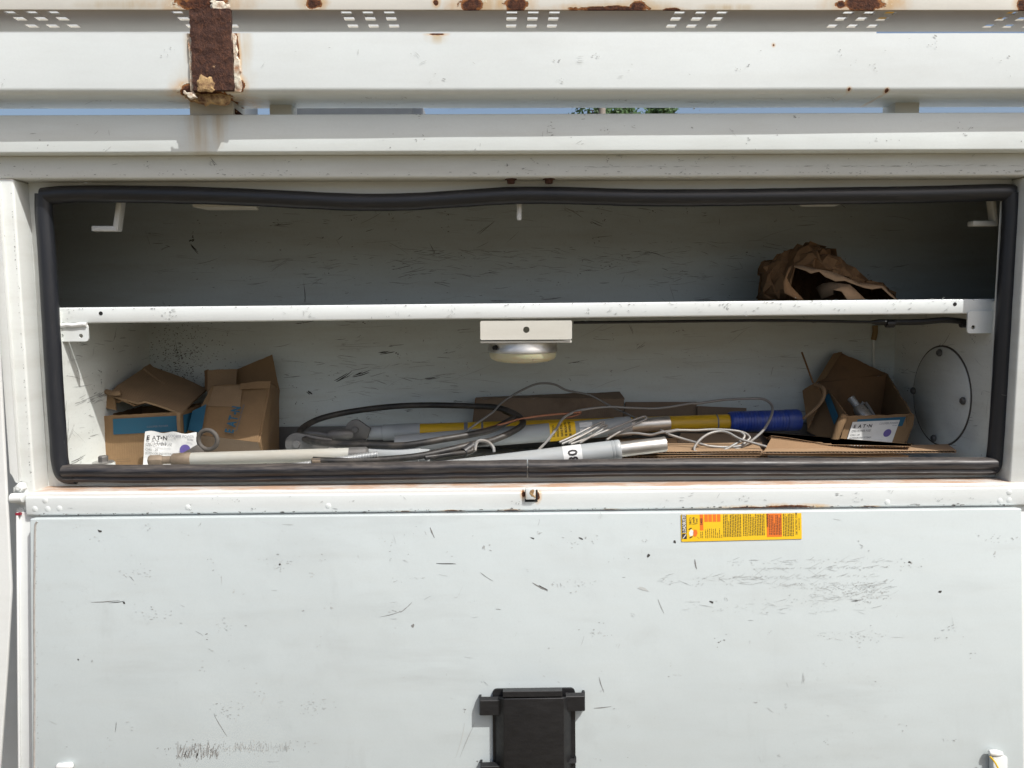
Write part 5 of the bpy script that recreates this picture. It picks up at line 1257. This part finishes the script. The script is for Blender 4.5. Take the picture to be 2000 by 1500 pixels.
gw = thing('grey_wire', 'light grey insulated wire looped and knotted beside the blue grip', 'wire')
pts = [Z7(592, 722, .088), Z7(598, 650, .10), Z7(670, 570, .15), Z7(740, 480, .21), Z7(790, 400, .24), Z7(850, 355, .26), Z7(950, 322, .28), Z7(1150, 300, .30), Z7(1350, 308, .31), Z7(1550, 310, .315), Z7(1800, 272, .32), Z8(340, 285, .32), Z8(680, 240, .32), Z8(1000, 226, .31), Z8(1130, 236, .30), Z8(1210, 290, .285), Z8(1228, 370, .265), Z8(1195, 470, .24), Z8(1130, 580, .21), Z8(1050, 660, .19), Z8(950, 735, .17), Z8(800, 815, .145), Z8(650, 862, .13), Z8(480, 872, .12), Z8(355, 850, .12), Z8(330, 790, .13), Z8(400, 695, .15), Z8(500, 630, .165), Z8(620, 603, .17), Z8(720, 620, .165), Z8(850, 690, .15), Z8(1000, 735, .14), Z8(1160, 780, .13)]
MB().tube(pts, .0030, 8, 7).build('long_strand', 'wire_grey', gw, sm=60)
pts = [Z7(1150, 520, .22), Z7(1350, 505, .205), Z7(1480, 518, .195), Z7(1560, 500, .19), Z7(1700, 478, .185), Z8(0, 622, .185), Z8(120, 592, .185), Z8(350, 592, .185), Z8(550, 582, .185), Z8(760, 592, .18), Z8(900, 620, .175), Z8(965, 670, .165), Z8(940, 710, .16), Z8(850, 770, .15), Z8(700, 785, .15), Z8(520, 775, .15), Z8(430, 755, .15), Z8(200, 690, .17), Z8(40, 640, .18), Z7(1640, 520, .185), Z7(1560, 480, .21)]
MB().tube(pts, .0030, 8, 7).build('loop_strand', 'wire_grey', gw, sm=60)
pts = [Z8(860, 610, .172), Z8(905, 650, .165), Z8(880, 700, .158), Z8(780, 760, .15), Z8(600, 850, .128), Z8(430, 868, .118), Z8(345, 830, .122)]
MB().tube(pts, .0030, 8, 7).build('loop_strand', 'wire_grey', gw, sm=60)
bw = thing('wire_bundle', 'folded bundle of bright bare wire crossing the two grey poles', 'wire')
for k, pl in enumerate((((770, 575, .165), (850, 540, .175), (1000, 465, .20), (1095, 420, .215), (1112, 428, .212), (1010, 490, .19), (880, 560, .17), (840, 582, .16)),
                        ((790, 588, .16), (900, 540, .175), (1060, 470, .20), (1125, 442, .212), (1135, 455, .21), (1050, 510, .19), (930, 580, .16)),
                        ((860, 590, .158), (1000, 540, .18), (1150, 480, .205), (1300, 420, .225), (1420, 376, .24), (1446, 380, .238), (1440, 398, .235), (1350, 440, .225), (1230, 500, .205), (1140, 555, .18)))):
    MB().tube([Z7(*q) for q in pl], .0026, 8, 6).build('strand', 'wire_grey', bw, sm=60)
o = MB().tube([Z7(-120, 555, .17), Z7(0, 515, .19), Z7(120, 490, .20), Z7(300, 440, .22), Z7(480, 390, .24), Z7(700, 360, .255), Z7(860, 348, .265), Z7(940, 338, .27)], .0027, 8, 6).build('copper_wire', 'wire_copper', sm=60)
tag(o, 'thin reddish copper wire running across the coil of black cable', 'wire')
o = MB().tube([Z7(800, 385, .262), Z7(880, 372, .268), Z7(940, 345, .275)], .0024, 8, 5).build('copper_wire', 'wire_copper', sm=60); tag(o, 'short copper wire end under the light grey wire', 'wire')

# ------------------------------------------------------------------ far background seen through the slot
def tree(px, Y, ztop, rx, label, seed):
    rnd = random.Random(seed); c = W(px, 215, Y); t = thing('tree', label, 'tree', 'trees beyond the truck')
    x, y = c.x, Y; zc = ztop - rx * 1.0
    MB().lathe((x, y, 0), (x + .2, y, zc), [(0, .30), (.5, .22), (1, .12)], 10).build('trunk', 'bark', t)
    br = MB()
    for k in range(7):
        a = rnd.uniform(0, 6.28); br.tube([(x + .1, y, zc * .7), (x + math.cos(a) * rx * .4, y + math.sin(a) * rx * .4, zc), (x + math.cos(a) * rx * .7, y + math.sin(a) * rx * .7, zc + rx * .4)], lambda q: .08 - .06 * q, 6, 4)
    br.build('limbs', 'bark', t)
    vs = []; fs = []
    cl = [(Vector((rnd.gauss(0, .42), rnd.gauss(0, .42), rnd.gauss(.1, .4))) * rx, rnd.uniform(.22, .42) * rx) for _ in range(26)]
    for cc, r in cl:
        for _ in range(110):
            d = Vector((rnd.gauss(0, 1), rnd.gauss(0, 1), rnd.gauss(0, 1))).normalized() * r * rnd.uniform(.5, 1.1)
            p = Vector((x, y, zc)) + cc + d; s = rnd.uniform(.10, .2)
            u = Vector((rnd.gauss(0, 1), rnd.gauss(0, 1), rnd.gauss(0, 1))).normalized(); v = u.orthogonal().normalized()
            k = len(vs); vs += [p - u * s, p + v * s * .6, p + u * s, p - v * s * .6]; fs.append((k, k + 1, k + 2, k + 3))
    MB().add(vs, fs).build('crown', 'leaf', t, sm=0, kind='stuff')
tree(1195, 34, 11.4, 2.1, 'leafy green tree behind a wooden pole, glimpsed through the slot under the beam', 3)
tree(1282, 38, 11.9, 1.5, 'smaller green tree glimpsed through the slot, away from the wooden pole', 5)
pp = thing('utility_pole', 'wooden utility pole glimpsed through the slot among the trees', 'pole'); q = W(1176, 215, 32)
MB().lathe((q.x, 32, 0), (q.x, 32, 12.5), [(0, .2), (1, .13)], 14).build('shaft', 'pole_wood', pp)
MB().box(q.x - .9, q.x + .9, 31.8, 31.9, 11.6, 11.75).build('crossarm', 'pole_wood', pp)
settle()
